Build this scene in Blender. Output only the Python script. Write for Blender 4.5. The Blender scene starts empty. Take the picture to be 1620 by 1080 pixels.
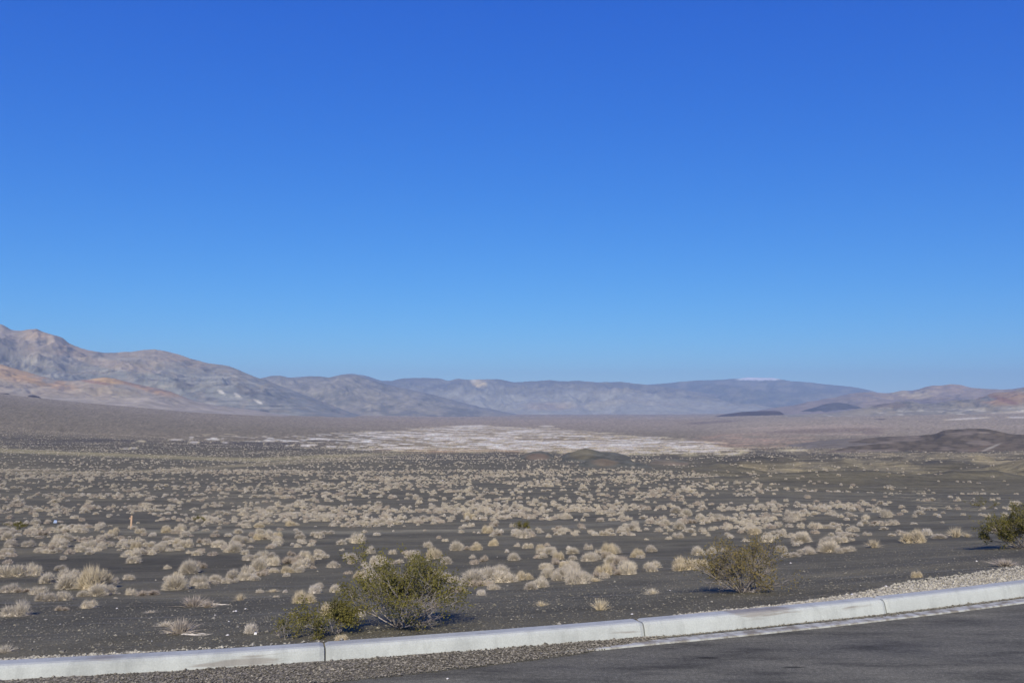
import bpy, math, random
import numpy as np

# ------------------------------------------------------------------ camera, sky, sun, exposure
S = bpy.context.scene
CAM_H = 2.1
F_PX = 1400.0                                   # focal length in pixels of the 1620 px wide photograph
PITCH = math.atan(103.0 / F_PX)                 # eye level sits 103 px below the middle row
cam_d = bpy.data.cameras.new('camera'); cam = bpy.data.objects.new('camera', cam_d)
S.collection.objects.link(cam); S.camera = cam
cam_d.sensor_width = 36.0; cam_d.lens = F_PX / 1620.0 * 36.0
cam_d.clip_start = 0.1; cam_d.clip_end = 150000.0
cam.location = (0, 0, CAM_H); cam.rotation_euler = (math.pi / 2 + PITCH, 0, 0)

SUN_EL, SUN_AZ = math.radians(33), math.radians(4)   # azimuth of the light's travel, measured from +Y to +X
W = bpy.data.worlds.new('World'); S.world = W; W.use_nodes = True
nt = W.node_tree; nt.nodes.clear()
sky = nt.nodes.new('ShaderNodeTexSky'); sky.sky_type = 'NISHITA'; sky.sun_disc = False
sky.sun_elevation = SUN_EL; sky.sun_rotation = math.pi - SUN_AZ
sky.altitude = 1500; sky.air_density = 0.85; sky.dust_density = 0.15; sky.ozone_density = 5.0
SKY_GAIN = (0.57, 0.67, 0.93); SKY_GAMMA = (1.75, 1.08, 0.46)      # deep dry-desert blue: per-channel response of the sky
sep = nt.nodes.new('ShaderNodeSeparateColor'); hsv = nt.nodes.new('ShaderNodeCombineColor')
nt.links.new(sky.outputs[0], sep.inputs[0])
SKY_K = 0.13
for i in range(3):
    m0 = nt.nodes.new('ShaderNodeMath'); m0.operation = 'MULTIPLY'; m0.inputs[1].default_value = SKY_K
    m1 = nt.nodes.new('ShaderNodeMath'); m1.operation = 'POWER'; m1.inputs[1].default_value = SKY_GAMMA[i]
    m2 = nt.nodes.new('ShaderNodeMath'); m2.operation = 'MULTIPLY'; m2.inputs[1].default_value = SKY_GAIN[i] / SKY_K
    nt.links.new(sep.outputs[i], m0.inputs[0]); nt.links.new(m0.outputs[0], m1.inputs[0]); nt.links.new(m1.outputs[0], m2.inputs[0]); nt.links.new(m2.outputs[0], hsv.inputs[i])
bg = nt.nodes.new('ShaderNodeBackground'); bg.inputs['Strength'].default_value = SKY_K
wo = nt.nodes.new('ShaderNodeOutputWorld')
nt.links.new(hsv.outputs[0], bg.inputs['Color'])
nt.links.new(bg.outputs[0], wo.inputs['Surface'])
sl = bpy.data.lights.new('sun', 'SUN'); sl.energy = 4.8; sl.angle = math.radians(0.53); sl.color = (1.0, 0.90, 0.74)
sun = bpy.data.objects.new('sun', sl); S.collection.objects.link(sun)
sun.rotation_euler = (math.pi / 2 - SUN_EL, 0, -SUN_AZ)     # light travels towards +Y and down
sun.location = (0, -20, 30)
S.view_settings.view_transform = 'Standard'; S.view_settings.look = 'None'
S.view_settings.exposure = 0.0; S.view_settings.gamma = 1.0; S.view_settings.use_curve_mapping = False
S.render.engine = 'CYCLES'
S.cycles.max_bounces = 4; S.cycles.diffuse_bounces = 2; S.cycles.volume_bounces = 0
S.cycles.transparent_max_bounces = 8

rng = np.random.default_rng(11)
random.seed(11)
COL = S.collection

# ------------------------------------------------------------------ helpers
def smooth(a, b, x):
    t = np.clip((np.asarray(x, float) - a) / (b - a), 0, 1)
    return t * t * (3 - 2 * t)

def vnoise(x, y, seed=0):
    xi = np.floor(x).astype(np.int64); yi = np.floor(y).astype(np.int64)
    fx = x - xi; fy = y - yi
    fx = fx * fx * (3 - 2 * fx); fy = fy * fy * (3 - 2 * fy)
    def h(a, b):
        n = (a * 374761393 + b * 668265263 + seed * 1442695041) & 0x7fffffff
        n = ((n ^ (n >> 13)) * 1274126177) & 0x7fffffff
        n = ((n ^ (n >> 15)) * 1103515245) & 0x7fffffff
        return ((n ^ (n >> 16)) & 0xffff) / 65535.0
    a = h(xi, yi); b = h(xi + 1, yi); c = h(xi, yi + 1); d = h(xi + 1, yi + 1)
    return (a * (1 - fx) + b * fx) * (1 - fy) + (c * (1 - fx) + d * fx) * fy

def fbm(x, y, oct=5, seed=0, gain=0.5):
    x = np.asarray(x, float); y = np.asarray(y, float)
    t = np.zeros(np.broadcast(x, y).shape); amp = 1.0; tot = 0
    for o in range(oct):
        t = t + amp * vnoise(x + 17.3 * o, y - 9.1 * o, seed + o); tot += amp
        amp *= gain; x = x * 2.03; y = y * 2.03
    return t / tot

def ridged(x, y, oct=5, seed=0, gain=0.5):
    x = np.asarray(x, float); y = np.asarray(y, float)
    t = 0; amp = 1.0; tot = 0
    for o in range(oct):
        t = t + amp * (1 - np.abs(2 * vnoise(x + 31.7 * o, y + 5.5 * o, seed + o) - 1)); tot += amp
        amp *= gain; x = x * 2.07; y = y * 2.07
    return t / tot

def mesh_np(name, V, F, mat=None, col=None, smooth_sh=False, attr='Col'):
    V = np.asarray(V, np.float32); F = np.asarray(F, np.int32)
    me = bpy.data.meshes.new(name)
    me.vertices.add(len(V)); me.vertices.foreach_set('co', V.ravel())
    n, k = F.shape
    me.loops.add(n * k); me.loops.foreach_set('vertex_index', F.ravel())
    me.polygons.add(n)
    me.polygons.foreach_set('loop_start', np.arange(0, n * k, k, dtype=np.int32))
    me.polygons.foreach_set('loop_total', np.full(n, k, np.int32))
    me.polygons.foreach_set('use_smooth', np.full(n, smooth_sh, bool))
    me.update(calc_edges=True); me.validate()
    if col is not None:
        ca = me.color_attributes.new(attr, 'FLOAT_COLOR', 'POINT')
        c = np.ones((len(V), 4), np.float32); c[:, :3] = col
        ca.data.foreach_set('color', c.ravel())
    if mat: me.materials.append(mat)
    return me

def link(name, me, parent=None, loc=None):
    o = bpy.data.objects.new(name, me); COL.objects.link(o)
    if parent: o.parent = parent
    if loc is not None: o.location = loc
    return o

def tag(o, label=None, cat=None, group=None, kind=None):
    if label: o['label'] = label
    if cat: o['category'] = cat
    if group: o['group'] = group
    if kind: o['kind'] = kind
    return o

def grid_faces(nr, nc):
    i = np.arange(nr - 1)[:, None] * nc + np.arange(nc - 1)[None, :]
    return np.stack([i, i + 1, i + nc + 1, i + nc], -1).reshape(-1, 4)

def project(X, Y, Z):
    """pixel in the 1620 x 1080 photograph"""
    dz = Z - CAM_H
    dep = Y * math.cos(PITCH) + dz * math.sin(PITCH)
    up = -Y * math.sin(PITCH) + dz * math.cos(PITCH)
    dep = np.maximum(dep, 0.05)
    return 810 + F_PX * X / dep, 540 - F_PX * up / dep

def ray(px, py):
    a = (px - 810) / F_PX; b = (540 - py) / F_PX
    y = math.cos(PITCH) - b * math.sin(PITCH); z = math.sin(PITCH) + b * math.cos(PITCH)
    return np.array([a, y, z])

# ------------------------------------------------------------------ materials
def newmat(name):
    m = bpy.data.materials.new(name); m.use_nodes = True
    t = m.node_tree; b = t.nodes['Principled BSDF']
    b.inputs['Roughness'].default_value = 0.95
    b.inputs['Specular IOR Level'].default_value = 0.15
    return m, t, b

def N(t, kind, **kw):
    n = t.nodes.new(kind)
    for k, v in kw.items():
        if k in n.inputs: n.inputs[k].default_value = v
        else: setattr(n, k, v)
    return n

def noise(t, scale, detail=4, rough=0.55, vec=None, w=None):
    n = N(t, 'ShaderNodeTexNoise', Scale=scale, Detail=detail, Roughness=rough)
    if vec is not None: t.links.new(vec, n.inputs['Vector'])
    return n.outputs['Fac']

def ramp(t, src, pts):
    r = t.nodes.new('ShaderNodeValToRGB'); e = r.color_ramp.elements
    while len(e) < len(pts): e.new(0.5)
    for i, (p, c) in enumerate(pts):
        e[i].position = p; e[i].color = (c[0], c[1], c[2], 1) if hasattr(c, '__len__') else (c, c, c, 1)
    t.links.new(src, r.inputs[0]); return r.outputs[0]

def mix(t, fac, a, b, mode='MIX'):
    m = t.nodes.new('ShaderNodeMix'); m.data_type = 'RGBA'; m.blend_type = mode
    ins = [i for i in m.inputs if i.type == 'RGBA']
    f = m.inputs[0]
    if hasattr(fac, 'links'): t.links.new(fac, f)
    else: f.default_value = fac
    for s, v in zip(ins, (a, b)):
        if hasattr(v, 'links'): t.links.new(v, s)
        else: s.default_value = (*v, 1)
    return [o for o in m.outputs if o.type == 'RGBA'][0]

def bump(t, b, h, strength=0.5, dist=0.02):
    n = N(t, 'ShaderNodeBump', Strength=strength, Distance=dist)
    t.links.new(h, n.inputs['Height']); t.links.new(n.outputs[0], b.inputs['Normal'])

def mapped(t, scale, rot=0.0, coord='Object'):
    c = t.nodes.new('ShaderNodeTexCoord'); m = t.nodes.new('ShaderNodeMapping')
    m.inputs['Scale'].default_value = scale; m.inputs['Rotation'].default_value = (0, 0, rot)
    t.links.new(c.outputs[coord], m.inputs[0]); return m.outputs[0]

def mat_ground():
    m, t, b = newmat('desert_soil')
    vc = N(t, 'ShaderNodeVertexColor', layer_name='Col').outputs[0]
    o = mapped(t, (1, 1, 1))
    sp = noise(t, 45, 5, 0.75, o)                      # cinder grains
    md = noise(t, 1.3, 6, 0.6, o)
    c1 = mix(t, 1.0, vc, ramp(t, sp, [(0.30, 0.45), (0.52, 0.95), (0.72, 1.75)]), 'MULTIPLY')
    c2 = mix(t, 1.0, c1, ramp(t, md, [(0.3, 0.80), (0.7, 1.20)]), 'MULTIPLY')
    # wind-laid pale silt in thin lenses that follow the slope
    lens = noise(t, 1.0, 5, 0.6, mapped(t, (0.35, 3.2, 1), -0.28))
    lens2 = noise(t, 0.25, 3, 0.5, o)
    lf = mix(t, 1.0, ramp(t, lens, [(0.54, 0.0), (0.68, 1.0)]), ramp(t, lens2, [(0.4, 0.1), (0.65, 0.8)]), 'MULTIPLY')
    lensb = noise(t, 1.0, 6, 0.62, mapped(t, (0.05, 0.42, 1), -0.12))
    c2 = mix(t, 1.0, c2, ramp(t, lensb, [(0.34, (0.70, 0.70, 0.72)), (0.50, (1, 1, 1)), (0.66, (1.42, 1.38, 1.28))]), 'MULTIPLY')
    c3 = mix(t, mix(t, 1.0, lf, (0.75, 0.75, 0.75), 'MULTIPLY'), c2, (0.25, 0.235, 0.175))
    t.links.new(c3, b.inputs['Base Color'])
    bump(t, b, noise(t, 30, 6, 0.7, o), 0.6, 0.02)
    return m

def mat_hill(name, s=0.002):
    m, t, b = newmat(name)
    vc = N(t, 'ShaderNodeVertexColor', layer_name='Col').outputs[0]
    o = mapped(t, (1, 1, 1))
    n1 = noise(t, s * 4, 8, 0.58, o)
    c = mix(t, 1.0, vc, ramp(t, n1, [(0.34, 0.80), (0.5, 1.0), (0.66, 1.22)]), 'MULTIPLY')
    t.links.new(c, b.inputs['Base Color'])
    return m

def mat_noisy(name, base, dark, scale, rough=0.95, bmp=None, spread=(0.35, 0.65), rand=0.0):
    m, t, b = newmat(name); b.inputs['Roughness'].default_value = rough
    o = mapped(t, (1, 1, 1))
    c = mix(t, ramp(t, noise(t, scale, 5, 0.6, o), [(spread[0], 0.0), (spread[1], 1.0)]), dark, base)
    if rand:
        oi = t.nodes.new('ShaderNodeObjectInfo')
        c = mix(t, 1.0, c, ramp(t, oi.outputs['Random'], [(0.0, (1 - rand, 1 - rand, 1 - rand * .8)), (0.5, (1, 1, 1)), (1.0, (1 + rand, 1 + rand * .9, 1 + rand * .6))]), 'MULTIPLY')
    t.links.new(c, b.inputs['Base Color'])
    if bmp: bump(t, b, noise(t, bmp[0], 5, 0.6, o), bmp[1], bmp[2])
    return m

def mat_asphalt():
    m, t, b = newmat('asphalt'); b.inputs['Roughness'].default_value = 0.9
    o = mapped(t, (1, 1, 1))
    g = noise(t, 120, 3, 0.8, o); g2 = noise(t, 28, 5, 0.8, o); big = noise(t, 0.9, 6, 0.6, mapped(t, (0.5, 1.3, 1), -0.3))
    patch = noise(t, 2.3, 5, 0.65, mapped(t, (0.45, 1.8, 1), -0.3))
    c = ramp(t, g, [(0.28, (0.060, 0.058, 0.044)), (0.5, (0.122, 0.119, 0.090)), (0.68, (0.23, 0.222, 0.168))])
    c = mix(t, 1.0, c, ramp(t, big, [(0.3, (0.78, 0.78, 0.82)), (0.68, (1.22, 1.20, 1.16))]), 'MULTIPLY')
    c = mix(t, 1.0, c, ramp(t, patch, [(0.32, (0.50, 0.50, 0.51)), (0.50, (0.98, .98, .98)), (0.72, (1.30, 1.29, 1.27))]), 'MULTIPLY')
    c = mix(t, 1.0, c, ramp(t, g2, [(0.3, 0.66), (0.5, 1.0), (0.68, 1.5)]), 'MULTIPLY')
    # tar drips and small dark spots
    v = N(t, 'ShaderNodeTexVoronoi', Scale=1.0); t.links.new(mapped(t, (0.9, 3.2, 1), -0.2), v.inputs['Vector'])
    d = ramp(t, v.outputs['Distance'], [(0.055, 0.35), (0.10, 1.0)])
    c = mix(t, 1.0, c, d, 'MULTIPLY')
    t.links.new(c, b.inputs['Base Color'])
    bump(t, b, noise(t, 90, 4, 0.7, o), 0.5, 0.006)
    return m

def mat_concrete():
    m, t, b = newmat('concrete'); b.inputs['Roughness'].default_value = 0.85
    o = mapped(t, (1, 1, 1))
    c = ramp(t, noise(t, 1.4, 7, 0.62, o), [(0.3, (0.335, 0.352, 0.325)), (0.5, (0.42, 0.44, 0.402)), (0.7, (0.475, 0.50, 0.455))])
    c = mix(t, 1.0, c, ramp(t, noise(t, 90, 3, 0.6, o), [(0.3, 0.88), (0.7, 1.08)]), 'MULTIPLY')
    # rust-brown wheel scuffs along the upper face
    st = noise(t, 1.0, 4, 0.5, mapped(t, (1.1, 2.0, 14.0), 0))
    c = mix(t, ramp(t, st, [(0.61, 0.0), (0.68, 0.6)]), c, (0.20, 0.17, 0.14))
    dr = noise(t, 1.0, 4, 0.6, mapped(t, (9.0, 9.0, 1.2), 0))
    c = mix(t, 1.0, c, ramp(t, dr, [(0.32, 0.86), (0.5, 1.0)]), 'MULTIPLY')
    t.links.new(c, b.inputs['Base Color'])
    bump(t, b, noise(t, 60, 5, 0.6, o), 0.25, 0.004)
    return m

M_GROUND = mat_ground(); M_HILL = mat_hill('weathered_rock_slope'); M_NEARHILL = mat_hill('cinder_slope', 0.02)
M_ASPH = mat_asphalt(); M_CONC = mat_concrete()
M_STRAW = mat_noisy('dry_straw', (0.61, 0.555, 0.45), (0.40, 0.36, 0.285), 9, rand=0.14)
M_STRAW_Y = mat_noisy('yellow_straw', (0.62, 0.54, 0.385), (0.42, 0.36, 0.25), 9, rand=0.1)
M_STRAW_G = mat_noisy('pale_grey_twigs', (0.70, 0.65, 0.56), (0.46, 0.42, 0.35), 9, rand=0.06)
M_GREY_TW = mat_noisy('weathered_twigs', (0.50, 0.44, 0.36), (0.32, 0.275, 0.22), 9, rand=0.08)
M_BARK = mat_noisy('grey_bark', (0.36, 0.33, 0.30), (0.17, 0.14, 0.12), 14)
M_LEAF = mat_noisy('olive_leaves', (0.165, 0.148, 0.036), (0.080, 0.075, 0.026), 5)
M_LEAF_B = mat_noisy('rusty_olive_leaves', (0.21, 0.165, 0.06), (0.11, 0.092, 0.035), 5)
M_PALE = mat_noisy('pale_stone', (0.52, 0.49, 0.38), (0.20, 0.185, 0.145), 28, spread=(0.36, 0.66))
M_DARKST = mat_noisy('cinder_stone', (0.24, 0.225, 0.175), (0.09, 0.085, 0.066), 25)
M_MIXST = mat_noisy('roadside_gravel', (0.46, 0.42, 0.33), (0.095, 0.088, 0.070), 45, spread=(.46, .74))
M_WHITE = mat_noisy('white_stone', (0.74, 0.72, 0.68), (0.55, 0.53, 0.50), 3)
M_BLOCK = mat_noisy('bleached_white', (0.82, 0.82, 0.80), (0.72, 0.72, 0.70), 3)
M_POST = mat_noisy('weathered_orange_wood', (0.52, 0.36, 0.24), (0.40, 0.29, 0.20), 6)
M_GUTTER = mat_noisy('dusty_concrete', (0.42, 0.43, 0.39), (0.22, 0.205, 0.17), 7, spread=(.40, .56))
M_BLUE = mat_noisy('faded_blue_plastic', (0.42, 0.52, 0.70), (0.34, 0.43, 0.60), 6)

# ------------------------------------------------------------------ terrain shape
def kerbY(X):
    X = np.asarray(X, float)
    Xc = np.clip(X, -7, 8)
    y = 7.99 + 0.305 * Xc + 0.0135 * Xc ** 2
    sl = 0.305 + 0.027 * Xc
    dx = X - Xc
    return y + sl * np.sign(dx) * 9.0 * (1 - np.exp(-np.abs(dx) / 9.0))

_LY = np.log(np.array([7.0, 8, 9.2, 12, 16, 20, 32, 60, 110, 220, 500, 1000, 1500, 3000, 6000, 14000, 30000, 60000, 120000]))
_LD = np.log(np.array([1.95, 1.96, 2.10, 2.56, 3.13, 3.62, 4.65, 6.6, 9.2, 13.6, 25, 44, 58, 79, 93, 129, 210, 400, 800]))
_fy = np.linspace(_LY[0], _LY[-1], 1400)
_fd = np.interp(_fy, _LY, _LD)
_k = np.exp(-0.5 * (np.arange(-30, 31) / 11.0) ** 2); _k /= _k.sum()
_fs = np.convolve(np.pad(_fd, 30, mode='edge'), _k, 'valid')
_w = np.clip((np.exp(_fy) - 8.0) / 4.0, 0, 1); _fd = _fd * (1 - _w) + _fs * _w
def drop(Y): return np.exp(np.interp(np.log(np.maximum(Y, 7.0)), _fy, _fd))

def ground_z(X, Y):
    X = np.asarray(X, float); Y = np.asarray(Y, float)
    s = (Y - kerbY(X)) * 0.96
    far = smooth(14, 90, Y)
    Ye = (8 + s) * (1 - far) + Y * far
    z = CAM_H - drop(Ye)
    u = np.clip(X / np.maximum(Y, 1), -0.75, 0.75); px = 810 + 1400 * u
    tl = np.interp(px, [-300, 0, 130, 300, 540, 720], [0.050, 0.0385, 0.0275, 0.0165, 0.0055, 0.0])
    Sl = smooth(math.log(150), math.log(3600), np.log(np.maximum(Y, 1)))
    z = z + tl * Sl * np.minimum(Y, 3600)
    tr = np.interp(px, [1050, 1300, 1620, 1900], [0.0, 0.0045, 0.0085, 0.011])
    Sr = smooth(math.log(700), math.log(7000), np.log(np.maximum(Y, 1)))
    z = z + tr * Sr * np.minimum(Y, 8000)
    # hummocks and wind-laid ripples, growing with distance
    env = smooth(9, 30, Ye)
    z = z + env * (0.35 * (fbm(X / 14, Y / 14, 4, 3) - 0.5) + 0.08 * (fbm(X / 3, Y / 3, 3, 5) - 0.5))
    z = z + smooth(60, 250, Y) * 2.6 * (fbm(X / 70, Y / 90, 4, 7) - 0.5)
    # rolling low ridges right of the middle
    rr = smooth(0.10, 0.30, X / np.maximum(Y, 1)) * smooth(70, 140, Y) * (1 - smooth(300, 460, Y))
    z = z + rr * 9.0 * (ridged(X / 60 + 3, Y / 42, 4, 21) - 0.78)
    z = z + smooth(800, 2500, Y) * 7 * (fbm(X / 500, Y / 500, 4, 9) - 0.5)
    # near slope: gentle undulations and fine roughness
    z = z + 0.022 * (fbm(X / 0.7, Y / 0.7, 4, 12) - 0.5) * smooth(0.05, 0.5, s)
    return z

def hit(px, py, zoff=0.0):
    """where the line of sight through a pixel meets the ground"""
    d = ray(px, py); d = d / d[1]
    Y = np.exp(np.linspace(math.log(6.0), math.log(20000), 6000))
    gz = ground_z(d[0] * Y, Y) + zoff
    k = np.argmax(CAM_H + d[2] * Y < gz)
    return float(d[0] * Y[k]), float(Y[k]), float(gz[k] - zoff)

# ------------------------------------------------------------------ ground sheet beyond the kerb
def soft(px, py, cx, cy, rx, ry, jx=0, jy=0, rot=0.0, edge=0.35):
    dx = px - cx; dy = py - cy + rot * dx
    r = np.sqrt((dx / rx) ** 2 + (dy / ry) ** 2)
    return 1 - smooth(1 - edge, 1 + edge, r)

def ground_colour(X, Y, Z):
    px, py = project(X, Y, Z)
    ly = np.log(np.maximum(Y, 1))
    nA = fbm(X / 4, Y / 4, 5, 31); nB = fbm(X / 40, Y / 40, 5, 33); nC = fbm(X / 300, Y / 300, 5, 35)
    nD = fbm(X / 1200, Y / 1200, 5, 37)
    g = fbm(px / 2.2, ly * 90, 2, 41)                     # fine grain of scattered scrub on the far plains
    col = np.empty(X.shape + (3,))
    cin = np.array([0.079, 0.074, 0.071]); olive = np.array([0.130, 0.118, 0.100]); mauve = np.array([0.200, 0.172, 0.158])
    dark = np.array([0.062, 0.059, 0.062])
    col[:] = cin
    def blend(c, f):
        nonlocal col
        f = np.clip(f, 0, 1)[..., None]; col = col * (1 - f) + np.asarray(c) * f
    # cinder plain grading into paler alluvium
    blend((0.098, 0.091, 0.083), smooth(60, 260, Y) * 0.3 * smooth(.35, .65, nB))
    blend(dark, smooth(180, 420, Y) * smooth(0.45, 0.62, nC) * 0.7)
    # the pale olive wash left of the middle
    ty = np.interp(px, [0, 110, 240, 400, 560, 700], [712, 717, 722, 727, 720, 715])
    blend((0.215, 0.195, 0.145), (1 - smooth(1.2, 4.5, np.abs(py - ty - 3 * (nB - .5)))) * (1 - smooth(560, 760, px)) * smooth(0.25, 0.55, nB + .15) * 0.75)
    ty = np.interp(px, [0, 100, 200, 300, 420, 560], [744, 747, 746, 742, 733, 726])
    blend((0.175, 0.155, 0.128), (1 - smooth(1.0, 4.0, np.abs(py - ty - 2 * (nB - .5)))) * (1 - smooth(430, 700, px)) * 0.75)
    # a band of darker cinder and the grey-olive fan on the left
    fan = smooth(450, 900, Y)
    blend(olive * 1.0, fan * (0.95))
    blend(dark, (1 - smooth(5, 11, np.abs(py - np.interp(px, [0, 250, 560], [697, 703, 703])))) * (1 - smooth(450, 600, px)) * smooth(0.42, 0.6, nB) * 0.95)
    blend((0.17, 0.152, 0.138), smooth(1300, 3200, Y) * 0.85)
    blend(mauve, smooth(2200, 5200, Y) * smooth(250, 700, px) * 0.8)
    blend((0.200, 0.178, 0.162), smooth(900, 2500, Y) * smooth(1060, 1200, px) * 0.9)
    blend((0.24, 0.20, 0.18), smooth(900, 1800, Y) * (1 - smooth(2500, 4200, Y)) * smooth(1120, 1200, px) * (1 - smooth(1340, 1440, px)) * smooth(.42, .6, nC))
    blend((0.15, 0.125, 0.115), soft(px, py, 1310, 681, 95, 3.6, rot=0.03) * 0.8)
    blend((0.15, 0.125, 0.12), soft(px, py, 1380, 684, 17, 2.6) * 0.8)
    blend((0.09, 0.08, 0.085), soft(px, py, 1393, 663, 9, 1.2) * 0.9)
    blend((0.12, 0.105, 0.11), soft(px, py, 1125, 668, 45, 2.2, rot=0.06) * 0.7)
    # pale playa and badlands in the valley floor
    white = np.array([0.88, 0.80, 0.59])
    up = np.interp(px, [330, 420, 560, 640, 740, 900, 1040, 1100, 1172], [688, 690, 684, 680, 673, 681, 693, 699, 712])
    lo = np.interp(px, [330, 420, 560, 640, 740, 860, 1000, 1160, 1180], [699, 705, 711, 713, 714, 715, 720, 721, 716])
    wob = 7 * (fbm(px / 40, ly * 20, 4, 54) - .5)
    inside = smooth(-3, 3.0, py - up + wob) * smooth(-2, 2.5, lo - py + wob * .6) * (px > 300) * (px < 1185)
    strk = fbm(px / 26 + ly * 9, ly * 70, 5, 51, 0.6)
    core = np.interp(px, [330, 480, 620, 800, 1000, 1170], [0.10, 0.25, 0.50, 0.66, 0.78, 0.62])
    core = core + 0.45 * np.exp(-((py - np.interp(px, [420, 640, 1172], [703, 688, 712])) / 5.0) ** 2) * smooth(520, 760, px)
    pat = fbm(px / 75 + 5, ly * 26, 3, 53)
    core = core * smooth(.28, .52, pat + .10) 
    f = inside * smooth(0.63 - 0.30 * core, 0.72 - 0.24 * core, strk)
    blend(white, f * 0.95)
    blend((0.24, 0.205, 0.155), inside * (1 - smooth(0.50, 0.62, strk)) * smooth(540, 700, px) * 0.5)
    # other white streaks
    for (cx, cy, rx, ry, rot) in [(205, 709, 12, 1.0, 0.08), (232, 697, 12, .8, 0), (175, 696, 8, .8, 0), (280, 695, 12, .8, 0), (307, 699, 8, 1.2, 0),
                                  (745, 674, 22, 1.3, 0), (865, 674, 10, .9, 0), (700, 655, 50, 1.3, -0.03), (1255, 712, 26, 1.2, 0), (1110, 699, 32, 1.2, -.03),
                                  (1600, 692, 18, 1.0, 0.05), (1530, 662, 30, 1.2, 0.05), (1610, 660, 16, 1.2, 0)]:
        blend(white, soft(px, py, cx, cy, rx, ry, rot=rot, edge=.5) * 0.75)
    # reddish soil rims south of the playa
    blend((0.30, 0.215, 0.165), soft(px, py, 760, 714, 190, 3.0, rot=-.01) * smooth(.4, .62, fbm(px / 30, ly * 60, 3, 55)) * .8)
    blend((0.26, 0.19, 0.16), soft(px, py, 1190, 697, 90, 12) * smooth(.45, .65, fbm(px / 22, ly * 50, 4, 57)) * .8)
    # dark cinder tongue just before the playa
    ed = np.interp(px, [0, 560, 700, 900, 1200, 1620], [0, 712, 716, 718, 716, 728])
    blend(dark, (1 - smooth(3, 11, np.abs(py - ed - 6))) * smooth(560, 640, px) * smooth(.3, .55, nB) * .8)
    # right-hand hummocks: streaked tan silt between cinder
    blend((0.165, 0.147, 0.125), smooth(1150, 1300, px) * smooth(120, 200, Y) * (1 - smooth(700, 1000, Y)) * smooth(.52, .66, ridged(X / 60 + 3, Y / 42, 4, 21)) * smooth(.38, .55, fbm(X / 8, Y / 22, 6, 61, .62)) * .8)
    blend((0.19, 0.165, 0.135), smooth(1000, 1150, px) * smooth(120, 200, Y) * (1 - smooth(420, 600, Y)) * smooth(.56, .68, fbm(X / 9, Y / 26, 5, 62)) * .7)
    blend(dark * .9, smooth(1050, 1200, px) * smooth(100, 160, Y) * (1 - smooth(400, 600, Y)) * smooth(.56, .68, fbm(X / 20 + 8, Y / 34, 4, 64)) * .8)
    blend((0.25, 0.225, 0.19), smooth(1380, 1440, px) * soft(px, py, 1470, 788, 90, 13, rot=-0.22) * smooth(.54, .66, fbm(X / .8, Y / 9, 5, 63)) * .4)
    # foot track crossing the scrub
    tr = np.interp(px, [0, 140, 280, 400, 560, 760, 900, 1030, 1200], [835, 837, 841, 840, 842, 838, 832, 824, 812])
    blend((0.118, 0.112, 0.110), (1 - smooth(1.2, 3.6, np.abs(py - tr))) * (py > 790) * .8)
    blend((0.118, 0.108, 0.100), soft(px, py, 380, 800, 110, 26) * smooth(.4, .6, nA) * .8)
    blend((0.12, 0.11, 0.10), soft(px, py, 1290, 792, 120, 14) * smooth(.4, .6, nA) * .6)
    # pale gravel behind the kerb at the right
    s = (Y - kerbY(X)) * .96
    wdt = np.interp(X, [2.5, 3.6, 5.0, 7.0], [0.0, 0.25, 0.8, 1.1])
    blend((0.30, 0.275, 0.245), (1 - smooth(.6, 1.1, s / np.maximum(wdt, .01))) * (wdt > 0.01) * smooth(.25, .5, nA + .1))
    # grain
    ga = smooth(300, 900, Y) * 0.42
    col = col * (1 + (ga * (g - 0.5) * 2)[..., None])
    col = col * (0.86 + 0.28 * nD[..., None])
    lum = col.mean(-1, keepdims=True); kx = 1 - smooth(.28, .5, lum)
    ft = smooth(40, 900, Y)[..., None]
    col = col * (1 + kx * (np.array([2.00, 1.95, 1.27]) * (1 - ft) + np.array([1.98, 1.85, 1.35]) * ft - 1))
    return np.clip(col, 0.01, 0.9)

def build_ground():
    Yf = np.exp(np.linspace(math.log(8.0), math.log(50000), 6000))
    _, rowf = project(0 * Yf, Yf, CAM_H - drop(Yf))
    rowf = np.minimum.accumulate(rowf)
    rows = [rowf[0]]
    while rows[-1] > 652:
        r = rows[-1]; rows.append(r - (1.9 if r > 880 else 1.3 if r > 760 else 0.7 if r > 690 else 0.5))
    Yr = np.interp(-np.array(rows), -rowf, Yf)
    Yr = np.concatenate([[8.0, 8.05, 8.09, 8.13], Yr[1:], np.exp(np.linspace(math.log(Yr[-1] * 1.1), math.log(100000), 14))])
    Yr = np.unique(Yr)
    inner = np.linspace(-36, 36, 900); ph = np.concatenate([np.linspace(-80, -37, 44), inner, np.linspace(37, 80, 44)])
    T = np.tan(np.radians(ph))
    cand = np.linspace(2.5, 30, 2750)
    Y0 = np.array([cand[np.argmax(cand > kerbY(cand * t) - 0.09)] for t in T])
    Y = Y0[None, :] + (Yr - 8.0)[:, None]
    X = Y * T[None, :]
    Z = ground_z(X, Y)
    Z[0] = 0.10
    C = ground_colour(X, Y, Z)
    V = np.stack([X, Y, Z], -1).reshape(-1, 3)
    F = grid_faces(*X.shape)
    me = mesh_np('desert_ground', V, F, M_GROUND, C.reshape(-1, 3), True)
    o = link('desert_ground', me); tag(o, kind='structure')
    print('ground', X.shape, rows[:3], len(rows))
build_ground()

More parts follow.
